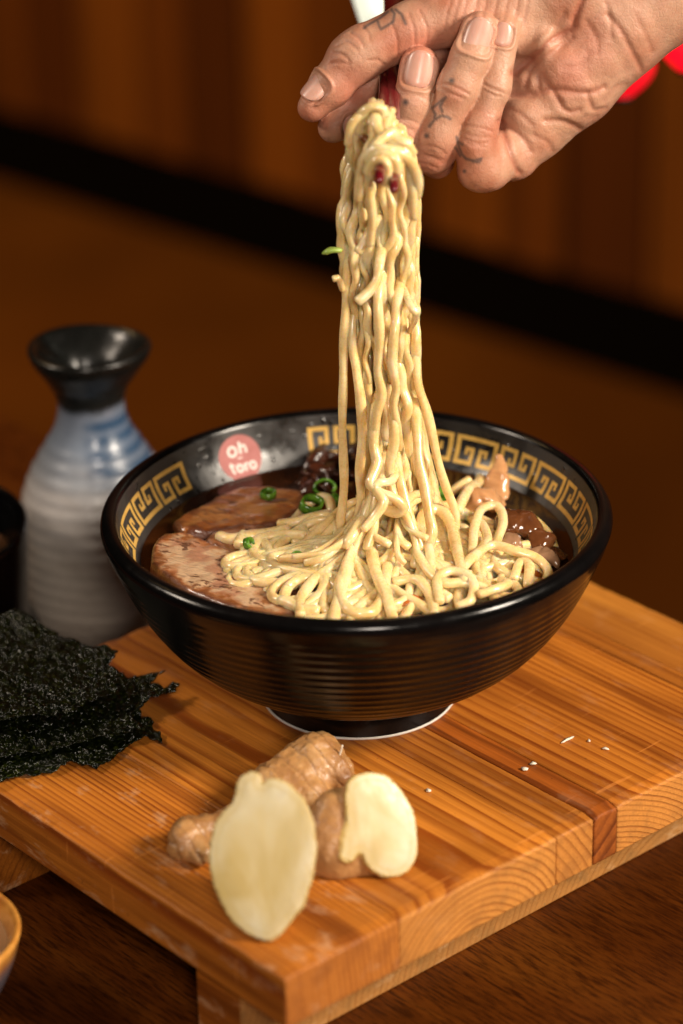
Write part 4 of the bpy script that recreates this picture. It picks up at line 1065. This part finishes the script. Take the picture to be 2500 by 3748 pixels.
for L in ([(655, 375), (632, 395), (610, 412), (622, 435), (618, 455), (600, 480)], [(618, 455), (645, 440), (668, 445), (678, 452)], [(655, 378), (640, 405), (648, 425)], [(640, 400), (660, 372)],
          [(703, 520), (712, 560), (722, 585), (740, 602), (770, 608), (796, 600), (788, 612), (765, 610)], [(700, 560), (716, 590)], [(712, 540), (724, 548)],
          [(402, 88), (408, 105), (415, 118), (440, 104), (462, 88), (466, 60), (455, 45)], [(350, 112), (380, 92), (405, 78), (440, 52)], [(470, 45), (492, 62), (508, 98)]):
    inkline(D1(L), 7.0, .72)
blend(ink, (.045, .05, .055), 1.0)
SK = Mat('skin'); co = SK.coord('Object')
p1 = SK.noise(co, 900, 3, .6); p2 = SK.ramp(SK.voro(SK.mapping(co, (1, 1.5, 1), (0, 0, 0), (.4, .3, .5)), 520, 'DISTANCE_TO_EDGE'), [(.0, 0), (.16, 1)]); p3 = SK.noise(SK.mapping(co, (260, 700, 260), (0, 0, 0), (.3, .2, .6)), 1.0, 3, .6)
SK.set(Base_Color=SK.mix(SK.ramp(p1, [(.4, 0), (.8, .30)]), SK.attr('skin'), SK.mix(1.0, SK.attr('skin'), (.72, .60, .55), 'MULTIPLY')), Roughness=SK.ramp(p1, [(.3, .40), (.7, .56)]), Subsurface_Weight=.14, Subsurface_Radius=(.005, .0018, .0009), Subsurface_Scale=.5)
SK.b.inputs['Specular IOR Level'].default_value = .45
SK.bump(SK.math('ADD', SK.math('MULTIPLY', p2, .35), SK.math('ADD', p1, SK.math('MULTIPLY', p3, 1.2))), .26, .0006)
W = hand_to_world(V2)
hand = fast_mesh('hand', W * .01, Q, SK.m); set_color(hand, 'skin', colr)
hand.data.update()
tag(hand, 'bare tattooed hand pinching chopsticks above the bowl, palm turned to the viewer', 'hand')
for VV, FF, ax_, no_, c_, nm in nail_geo:
    o = mesh('fingernail', hand_to_world(VV), FF, NM.m, hand)
    md = o.modifiers.new('thick', 'SOLIDIFY'); md.thickness = .0006; md.offset = 1 
    # outward orientation
    o.data.calc_loop_triangles()

# ================================================================== SAKE BOTTLE
bp = zp(240, 1436, TZ); bx, by = bp[0], bp[1]
prof = [(.05, .0), (3.0, .0), (3.35, .12), (3.62, .9), (3.80, 2.2), (3.86, 3.4), (3.78, 4.8), (3.50, 6.2), (3.02, 7.5), (2.40, 8.6), (1.85, 9.5), (1.60, 10.2), (1.55, 10.8), (1.75, 11.5), (2.25, 12.25), (2.62, 12.75), (2.74, 13.05)]
pp = smooth_path(np.c_[prof, np.zeros(len(prof))], 130)[:, :2]; pp[:, 1] *= 1.05; pp[:, 0] *= .98
pp = [(r + (.028 * math.sin(z * 2 * math.pi / .62) if 1 < z < 9.6 else 0), z) for r, z in pp]
pp += [(r * .98, z * 1.05) for r, z in [(2.78, 13.18), (2.74, 13.3), (2.60, 13.36), (2.42, 13.30), (2.25, 13.10), (1.95, 12.80), (1.5, 12.45), (1.1, 11.9), (1.0, 11.0), (1.4, 9.5), (2.6, 7.6), (3.2, 5), (3.2, 1), (.05, .5)]]
M = Mat('bottle_glaze'); co = M.coord('Object'); x, y, z = M.sep(co)
n1 = M.noise(M.mapping(co, (40, 40, 120)), 1.0, 3, .5); n2 = M.noise(co, 60, 3, .6); n3 = M.noise(M.mapping(co, (22, 22, 8), (4, 0, 0)), 1.0, 2, .5)
zz = M.math('ADD', M.math('MULTIPLY', z, 1 / .1400), M.math('MULTIPLY', M.math('ADD', n2, -.5), .045))
col = M.ramp(zz, [(.0, (.40, .33, .27)), (.35, (.50, .44, .38)), (.54, (.52, .50, .50)), (.60, (.31, .33, .37)), (.70, (.20, .24, .31)), (.80, (.17, .20, .26)), (.825, (.012, .013, .012)), (1, (.008, .008, .007))])
band = M.math('MULTIPLY', M.ramp(zz, [(.57, 0), (.63, 1), (.775, 1), (.80, 0)]), M.ramp(M.math('MULTIPLY_ADD', n3, .03, x), [(.008, 0), (.014, 1)]))
str_ = M.math('SINE', M.math('MULTIPLY', z, 2 * math.pi / .0062))
band = M.math('MULTIPLY', band, M.math('MULTIPLY_ADD', str_, .22, .75))
col = M.mix(band, col, (.018, .055, .12))
col = M.mix(M.math('MULTIPLY', M.ramp(n1, [(.5, 0), (.7, .5)]), M.ramp(zz, [(.5, 1), (.7, 0)])), col, (.26, .21, .17))
M.set(Base_Color=col, Roughness=M.ramp(n2, [(.35, .22), (.7, .42)]), Coat_Weight=.12, Coat_Roughness=.2); M.bump(n2, .3, .002)
bot = empty('sake_bottle', (bx, by, TZ)); tag(bot, 'round sake bottle of white and blue glaze with a black flared mouth', 'bottle')
V, F = lathe_vf(pp, 96, wob=lambda t, z: .012 * math.sin(2 * t + z) + (.03 * math.sin(3 * t + 1) if z > 12.3 else 0)); mesh('body', V, F, M.m, bot)

# ================================================================== SIDE BOWLS
c = zp(60, 1205, 3.0); br = 5.6
bb = empty('small_black_bowl', (c[0] - br, c[1] + .2, TZ)); tag(bb, 'small black bowl cut off by the left edge beside the bottle', 'bowl')
pr2 = [(.05, 0), (4.6, 0), (5.0, .15), (5.35, 1.2), (5.75, 2.2), (5.9, 2.75), (5.82, 3.25), (5.42, 3.7), (5.40, 4.4), (5.50, 6.2), (5.60, 8.0), (5.62, 8.42), (5.52, 8.54), (5.38, 8.42), (5.28, 7.4), (4.8, 5.6), (3.0, 4.8), (.05, 4.6)]
V, F = lathe_vf([tuple(p[:2]) for p in smooth_path(np.c_[pr2, np.zeros(len(pr2))], 110)], 96); mesh('body', V, F, glaze, bb)
# what it holds: brown lumps
DM = Mat('brown_lumps'); co = DM.coord('Object'); n = DM.noise(co, 80, 3, .6)
DM.set(Base_Color=DM.ramp(n, [(.3, (.10, .035, .010)), (.7, (.32, .14, .05))]), Roughness=.4)
lumps_lab = ['brown dried mushroom lump at the back of the small black bowl', 'brown dried mushroom lump in the middle of the small black bowl', 'brown dried mushroom lump at the front of the small black bowl']
for i, (dx, dy, r) in enumerate(((3.2, 2.2, 1.0), (3.6, -.2, 1.1), (2.8, -2.6, 1.0))):
    q = np.array([c[0] - br + dx, c[1] + .2 + dy, TZ + 6.2])
    o, _, _ = lump('mushroom_lump', [[(*q, r), (*(q + [.7, .4, -.3]), r * .7)], [(*(q + [-.5, .5, .2]), r * .6)]], .1, DM.m, .3, amp=.18, nsc=1.2, seed=i)
    tag(o, lumps_lab[i], 'mushroom', 'lumps in the small black bowl')
c = zp(47, 2140, -1.6); br = 3.6
tb = empty('sauce_bowl', (c[0] - br, c[1], TZ)); tag(tb, 'small stoneware bowl with speckled orange rim at the lower left edge', 'bowl')
M = Mat('amber_glaze'); co = M.coord('Object'); x, y, z = M.sep(co); n1 = M.noise(co, 80, 3, .6); n2 = M.noise(co, 34, 2, .5)
col = M.ramp(n1, [(.32, (.38, .12, .02)), (.55, (.62, .27, .05)), (.75, (.74, .38, .10))])
col = M.mix(M.ramp(n2, [(.60, 0), (.68, .85)]), col, (.13, .035, .010))
col = M.mix(M.ramp(z, [(.030, 1), (.036, 0)]), col, (.10, .085, .10))
M.set(Base_Color=col, Roughness=.2, Coat_Weight=.4)
pr3 = [(.05, 0), (1.7, 0), (1.8, .5), (2.6, 1.3), (3.25, 2.6), (3.56, 3.7), (3.62, 3.95), (3.54, 4.06), (3.40, 4.0), (3.18, 3.6), (3.0, 3.2), (2.4, 2.0), (.05, 1.2)]
V, F = lathe_vf([tuple(p[:2]) for p in smooth_path(np.c_[pr3, np.zeros(len(pr3))], 70)], 80); mesh('body', V, F, M.m, tb)
M = Mat('sauce'); M.set(Base_Color=(.52, .27, .12), Roughness=.12, Subsurface_Weight=.2, Subsurface_Radius=(.003, .002, .001), Subsurface_Scale=.5)
V, F = [(0, 0, 3.34)], []
for k in range(64): V.append((3.06 * math.cos(k * math.pi / 32), 3.06 * math.sin(k * math.pi / 32), 3.34)); F.append((0, 1 + k, 1 + (k + 1) % 64))
for k in range(64): V.append((3.14 * math.cos(k * math.pi / 32), 3.14 * math.sin(k * math.pi / 32), 3.44))
for k in range(64): F.append((1 + k, 65 + k, 65 + (k + 1) % 64, 1 + (k + 1) % 64))
o = mesh('sauce', np.array(V) + [c[0] - br, c[1], TZ], F, M.m, origin=(c[0] - br, c[1], TZ + 3.34)); tag(o, 'tan sauce in the stoneware bowl at lower left', 'sauce')

# ================================================================== NORI
M = Mat('nori'); co = M.coord('Object')
v1 = M.voro(co, 700); n1 = M.noise(co, 600, 2, .6, 1.0); n2 = M.noise(co, 160, 3, .6)
col = M.ramp(n1, [(.38, (.0012, .0018, .0005)), (.55, (.005, .008, .0015)), (.72, (.034, .042, .005))])
M.set(Base_Color=col, Roughness=M.ramp(n2, [(.35, .10), (.65, .24)])); M.b.inputs['Specular IOR Level'].default_value = .5
M.bump(M.math('ADD', M.math('MULTIPLY', n1, 1.0), M.math('MULTIPLY', v1, .8)), .7, .0014); nori_m = M.m
def nori(pix, z0, label, seed, curl=(0, 0, 0)):
    poly = np.array([zp(x, y, z0)[:2] for x, y in pix])
    # ragged outline
    L = np.vstack([poly, poly[:1]]); out = []
    for a, b in zip(L[:-1], L[1:]):
        n = max(2, int(np.linalg.norm(b - a) / .16))
        for k in range(n):
            p = a + (b - a) * k / n; q = mnoise.fractal(Vector((p[0] * 2.2, p[1] * 2.2, seed)), 1, 2, 4)
            q2 = mnoise.fractal(Vector((p[0] * 2.2 + 9, p[1] * 2.2, seed)), 1, 2, 4); out.append(p + .17 * np.array([q, q2]))
    out = np.array(out); lo, hi = out.min(0), out.max(0); res = .062
    nx, ny = int((hi[0] - lo[0]) / res) + 2, int((hi[1] - lo[1]) / res) + 2
    G = np.stack(np.meshgrid(lo[0] + res * np.arange(nx), lo[1] + res * np.arange(ny), indexing='ij'), -1).reshape(-1, 2)
    ins = inside(G, out); D = poly_dist(G, list(map(tuple, out)) + [tuple(out[0])])
    keep = ins | (D < res * .7); gi = np.full(len(G), -1); V = []
    for j in np.where(keep)[0]:
        p = G[j]
        if not ins[j]: p = out[np.argmin(((out - p) ** 2).sum(1))]
        zz = z0 + curl[0] * (p[0] + 10) + curl[1] * p[1] + .20 * mnoise.fractal(Vector((p[0] * .55, p[1] * .55, seed)), 1, 2, 2) + .10 * mnoise.fractal(Vector((p[0] * 2.2, p[1] * 2.2, seed)), 1, 2, 3) + .075 * mnoise.fractal(Vector((p[0] * 3.4, p[1] * 3.4, seed)), .9, 2, 2) + .062 * abs(mnoise.noise(Vector((p[0] * 6.5, p[1] * 6.5, seed + 4)))) + .03 * mnoise.noise(Vector((p[0] * 11, p[1] * 11, seed + 9)))
        V.append((p[0], p[1], max(zz, .06 if True else 0))); gi[j] = len(V) - 1
    gi = gi.reshape(nx, ny); F = []
    for i in range(nx - 1):
        for j in range(ny - 1):
            q = [x for x in (gi[i, j], gi[i + 1, j], gi[i + 1, j + 1], gi[i, j + 1]) if x >= 0]
            if len(q) >= 3: F.append(q)
    o = mesh('nori_sheet', V, F, nori_m, origin=(poly[:, 0].mean(), poly[:, 1].mean(), z0))
    md = o.modifiers.new('thick', 'SOLIDIFY'); md.thickness = .0005
    tag(o, label, 'nori', 'torn nori sheets')
nori([(-120, 1790), (0, 1802), (60, 1775), (130, 1768), (165, 1745), (225, 1762), (290, 1712), (330, 1690), (375, 1700), (350, 1650), (300, 1620), (200, 1560), (0, 1540), (-160, 1600)], .22, 'lowest nori sheet, its wet edge along the front of the stack', 2.0)
nori([(-140, 1740), (0, 1738), (120, 1715), (230, 1690), (330, 1672), (300, 1640), (345, 1610), (400, 1590), (412, 1565), (385, 1578), (340, 1570), (380, 1540), (300, 1555), (230, 1530), (100, 1510), (-40, 1500), (-200, 1560)], .62, 'middle nori sheet with pointed scraps reaching toward the bowl', 5.0)
nori([(-140, 1660), (0, 1650), (120, 1640), (250, 1600), (300, 1560), (250, 1530), (275, 1500), (215, 1488), (150, 1470), (90, 1440), (40, 1425), (-60, 1430), (-200, 1500)], 1.35, 'topmost nori sheet, rising against the small black bowl', 8.0, (-.05, .03))

# ================================================================== GINGER
GS = Mat('ginger_skin'); co = GS.coord('Object'); n1 = GS.noise(co, 60, 4, .6); n2 = GS.noise(co, 300, 3, .6)
face = GS.attr('flesh')
x_, y_, z_ = GS.sep(face)
skin = GS.ramp(n1, [(.3, (.22, .085, .024)), (.55, (.44, .225, .080)), (.75, (.58, .35, .15))])
flesh = GS.ramp(GS.noise(GS.mapping(co, (45, 45, 20)), 1.0, 3, .55, .6), [(.32, (.50, .37, .14)), (.48, (.60, .49, .27)), (.62, (.64, .56, .37)), (.75, (.52, .45, .34))])
col = GS.mix(x_, skin, flesh); col = GS.mix(y_, col, (.17, .075, .028)); col = GS.mix(z_, col, (.56, .40, .12))
GS.set(Base_Color=col, Coat_Weight=GS.math('MULTIPLY', x_, .25), Coat_Roughness=.3, Roughness=GS.ramp(n2, [(.3, .34), (.7, .55)]), Subsurface_Weight=.2, Subsurface_Radius=(.005, .0035, .0015), Subsurface_Scale=.6)
GS.bump(GS.math('MULTIPLY', GS.math('ADD', n1, GS.math('MULTIPLY', n2, .6)), GS.math('MULTIPLY_ADD', x_, -.85, 1.0)), .5, .001); ginger_m = GS.m
def ginger(prims, label, cut=None, k=.25, rings=None, seed=0, h=.065, amp=.05, outline=None, thick=1.6):
    pts = [np.array(p[:3]) for c in prims for p in c]; rr = max([p[3] for c in prims for p in c] + [.2])
    if outline is not None: pts += list(outline) + [q - cut[1] * thick for q in outline]
    pts = np.array(pts)
    fl = Field(pts.min(0) - rr - .4, pts.max(0) + rr + .4, h); A = fl.new()
    for c in prims:
        if len(c) == 1: fl.cone(A, c[0][:3], np.array(c[0][:3]) + 1e-3, c[0][3], c[0][3], k)
        else: fl.chain(A, c, k)
    if cut is not None:
        n = np.array(cut[1], float) / np.linalg.norm(cut[1])
        X = np.meshgrid(*fl.ax, indexing='ij', sparse=True)
        t = -((X[0] - cut[0][0]) * n[0] + (X[1] - cut[0][1]) * n[1] + (X[2] - cut[0][2]) * n[2])
    if outline is not None:      # body behind a cut face of that outline: rounds off towards the back
        e1 = np.cross(n, [0, 0, 1.0]); e1 /= np.linalg.norm(e1); e2 = np.cross(n, e1)
        po = smooth_path([(*((q - cut[0]) @ np.c_[e1, e2]), 0) for q in list(outline) + [outline[0]]], 160)[:, :2]
        lo = po.min(0) - 1.0; rs = .035; nn = ((po.max(0) + 1.0 - lo) / rs).astype(int) + 1
        G = np.stack(np.meshgrid(lo[0] + rs * np.arange(nn[0]), lo[1] + rs * np.arange(nn[1]), indexing='ij'), -1).reshape(-1, 2)
        D = poly_dist(G, list(map(tuple, po))); D = np.where(inside(G, po[:-1]), -D, D).reshape(nn)
        Y = [np.broadcast_to(X[i] - cut[0][i], A.shape) for i in range(3)]
        u = Y[0] * e1[0] + Y[1] * e1[1] + Y[2] * e1[2]; v = Y[0] * e2[0] + Y[1] * e2[1] + Y[2] * e2[2]
        d2 = D[np.clip(((u - lo[0]) / rs).astype(int), 0, nn[0] - 1), np.clip(((v - lo[1]) / rs).astype(int), 0, nn[1] - 1)]
        q = np.clip(np.maximum(t, 0) / thick, 0, .98)
        B = np.maximum(d2 + thick * .8 * (1 - np.sqrt(1 - q ** 2)), (t - thick) * .8).astype(np.float32)
        A = smin(A, B, .25)
    A0 = A.copy()
    if cut is not None: A = -smin(-A, t.astype(np.float32) - .07 * (1 - np.clip(-A0 / 1.0, 0, 1)) ** 2 + .07, .05)
    fl.plane_cut(A, (0, 0, .0), (0, 0, -1), .1)
    V, Q = surface_nets(fl, A); V = relax(V, Q, 1); N = vert_normals(V, Q)
    C = np.zeros((len(V), 3))
    if cut is not None:
        d = (V - cut[0]) @ n
        ij = np.clip(((V - fl.lo) / fl.h).round().astype(int), 0, fl.n - 1); a0 = A0[ij[:, 0], ij[:, 1], ij[:, 2]]
        C[:, 0] = np.clip((d + .10) / .06, 0, 1) * np.clip((-a0 - .01) / .05, 0, 1)
        nz = vnoise(V, 1.5, seed + 5)
        C[:, 1] = np.exp(-((a0 + .30 + .06 * nz) / .09) ** 2) * .07 * (d > -.12)
        C[:, 2] = (np.clip((-a0 - .55) / .6, 0, 1) * .28 + np.exp(-((a0 + .26 + .05 * nz) / .045) ** 2) * .45 + np.exp(-(a0 / .10) ** 2) * .8) * (d > -.12)
    sk = 1 - C[:, 0]
    V = V + N * (sk * amp * vnoise(V, 1.6, seed, 4))[:, None] + N * ((1 - sk) * .008 * vnoise(V, 1.2, seed))[:, None]
    if rings is not None:
        for (c, ax, sp) in rings:
            tt = (V - c) @ (np.array(ax) / np.linalg.norm(ax)) + .22 * vnoise(V, .8, seed + 3)
            s = np.abs((tt / sp) % 1 - .5) * 2
            g = np.clip((s - .80) / .2, 0, 1) * sk; V = V - N * (.045 * g)[:, None]; C[:, 1] = np.maximum(C[:, 1], g * np.clip(.45 + .8 * vnoise(V, 1.0, seed + 9), 0, .8))
    bot_ = V[:, 2] < .012; V[bot_, 2] = .012
    o = fast_mesh('ginger_piece', V * .01, Q, ginger_m); set_color(o, 'flesh', C)
    tag(o, label, 'ginger', 'ginger pieces on the board'); return o
# big half in front: the cut face leans back and looks at the viewer
def frame(px, py, z): return zp(px, py, z)
def gface(pix, cen, nrm):
    """points of the picture carried onto the plane through cen with normal nrm"""
    nrm = np.array(nrm, float) / np.linalg.norm(nrm); out = []
    for x, y in pix:
        r = ray(x, y); t = ((cen - CAM) @ nrm) / (r @ nrm); out.append(CAM + r * t)
    return out, nrm
Z6 = lambda L: [((500 + .7653 * x) / K, (2600 + .7653 * y) / K) for x, y in L]
cF = zp(612, 2168, .03); nF = np.array([-.10, -.80, .58])
face_f = Z6([(500, 305), (555, 285), (590, 296), (602, 322), (606, 352), (614, 330), (640, 318), (685, 325), (760, 370), (820, 450), (855, 560), (865, 680), (845, 800), (800, 930), (740, 1015), (680, 1082), (620, 1105), (560, 1085), (480, 1030), (410, 930), (365, 820), (345, 700), (360, 590), (400, 500), (450, 440), (472, 395), (482, 340)])
ol, nF = gface(face_f, cF, nF)
ginger([], 'large ginger half standing in front with its long pale cut face to the viewer', (cF, nF), seed=1, amp=.06, outline=ol, thick=1.5)
# right half: a plump body lying behind a notched cut face that is turned to the right
nG = np.array([.36, -.74, .56]); c0 = zp(905, 2010, .12)
face_g = Z6([(1010, 345), (1050, 305), (1120, 290), (1200, 310), (1285, 395), (1335, 510), (1350, 640), (1325, 735), (1250, 795), (1160, 785), (1105, 735), (1082, 690), (1062, 684), (1040, 712), (1000, 718), (982, 680), (992, 610), (1005, 540), (1005, 450), (1002, 385)])
ol, nG = gface(face_g, c0, nG)
bd, _ = gface(Z6([(1000, 480), (985, 600), (1010, 690), (1150, 700), (1120, 480)]), c0, nG)
ginger([[(*(bd[0] - nG * 1.10), .88), (*(bd[1] - nG * 1.25), 1.0), (*(bd[2] - nG * 1.2), .92), (*(bd[3] - nG * 1.12), .90)], [(*(bd[4] - nG * 1.3), 1.1), (*(bd[3] - nG * 1.3), 1.0)]],
       'round ginger half at the right with a notched white cut face', (c0, nG), .4, seed=4, amp=.07, outline=ol, thick=1.3)
# uncut root behind, ringed, with a small knob reaching out to the left
g0 = zp(640, 1805, 1.0); g1 = zp(725, 1755, 1.35); g2 = zp(772, 1775, 1.25); g3 = zp(705, 1822, .9)
k0 = zp(530, 1890, .7); k1 = zp(430, 1912, .8); k2 = zp(418, 1940, .7); k3 = zp(462, 1962, .45)
ginger([[(*g0, 1.0), (*g1, 1.15), (*g2, .72)], [(*g0, .95), (*g3, .85)], [(*g0, .8), (*k0, .55), (*k1, .52)], [(*k1, .55), (*k2, .55)], [(*k1, .5), (*k3, .42)]],
       'uncut brown ginger root behind the cut halves, its small knob reaching left', None, .3, [(g0, g1 - g0 + np.array([0, 0, .3]), .62)], 7, amp=.10)
r0 = zp(778, 1738, 1.9); P = smooth_path([r0, r0 + [.08, 0, .25], r0 + [.14, 0, .5]], 8)
V, F = tube_vf(P, .035, 6, 1, 0, 0); tag(mesh('root_hair', V, F, crumb, origin=r0), 'fine pale root hair sticking up from the uncut ginger', 'root hair')
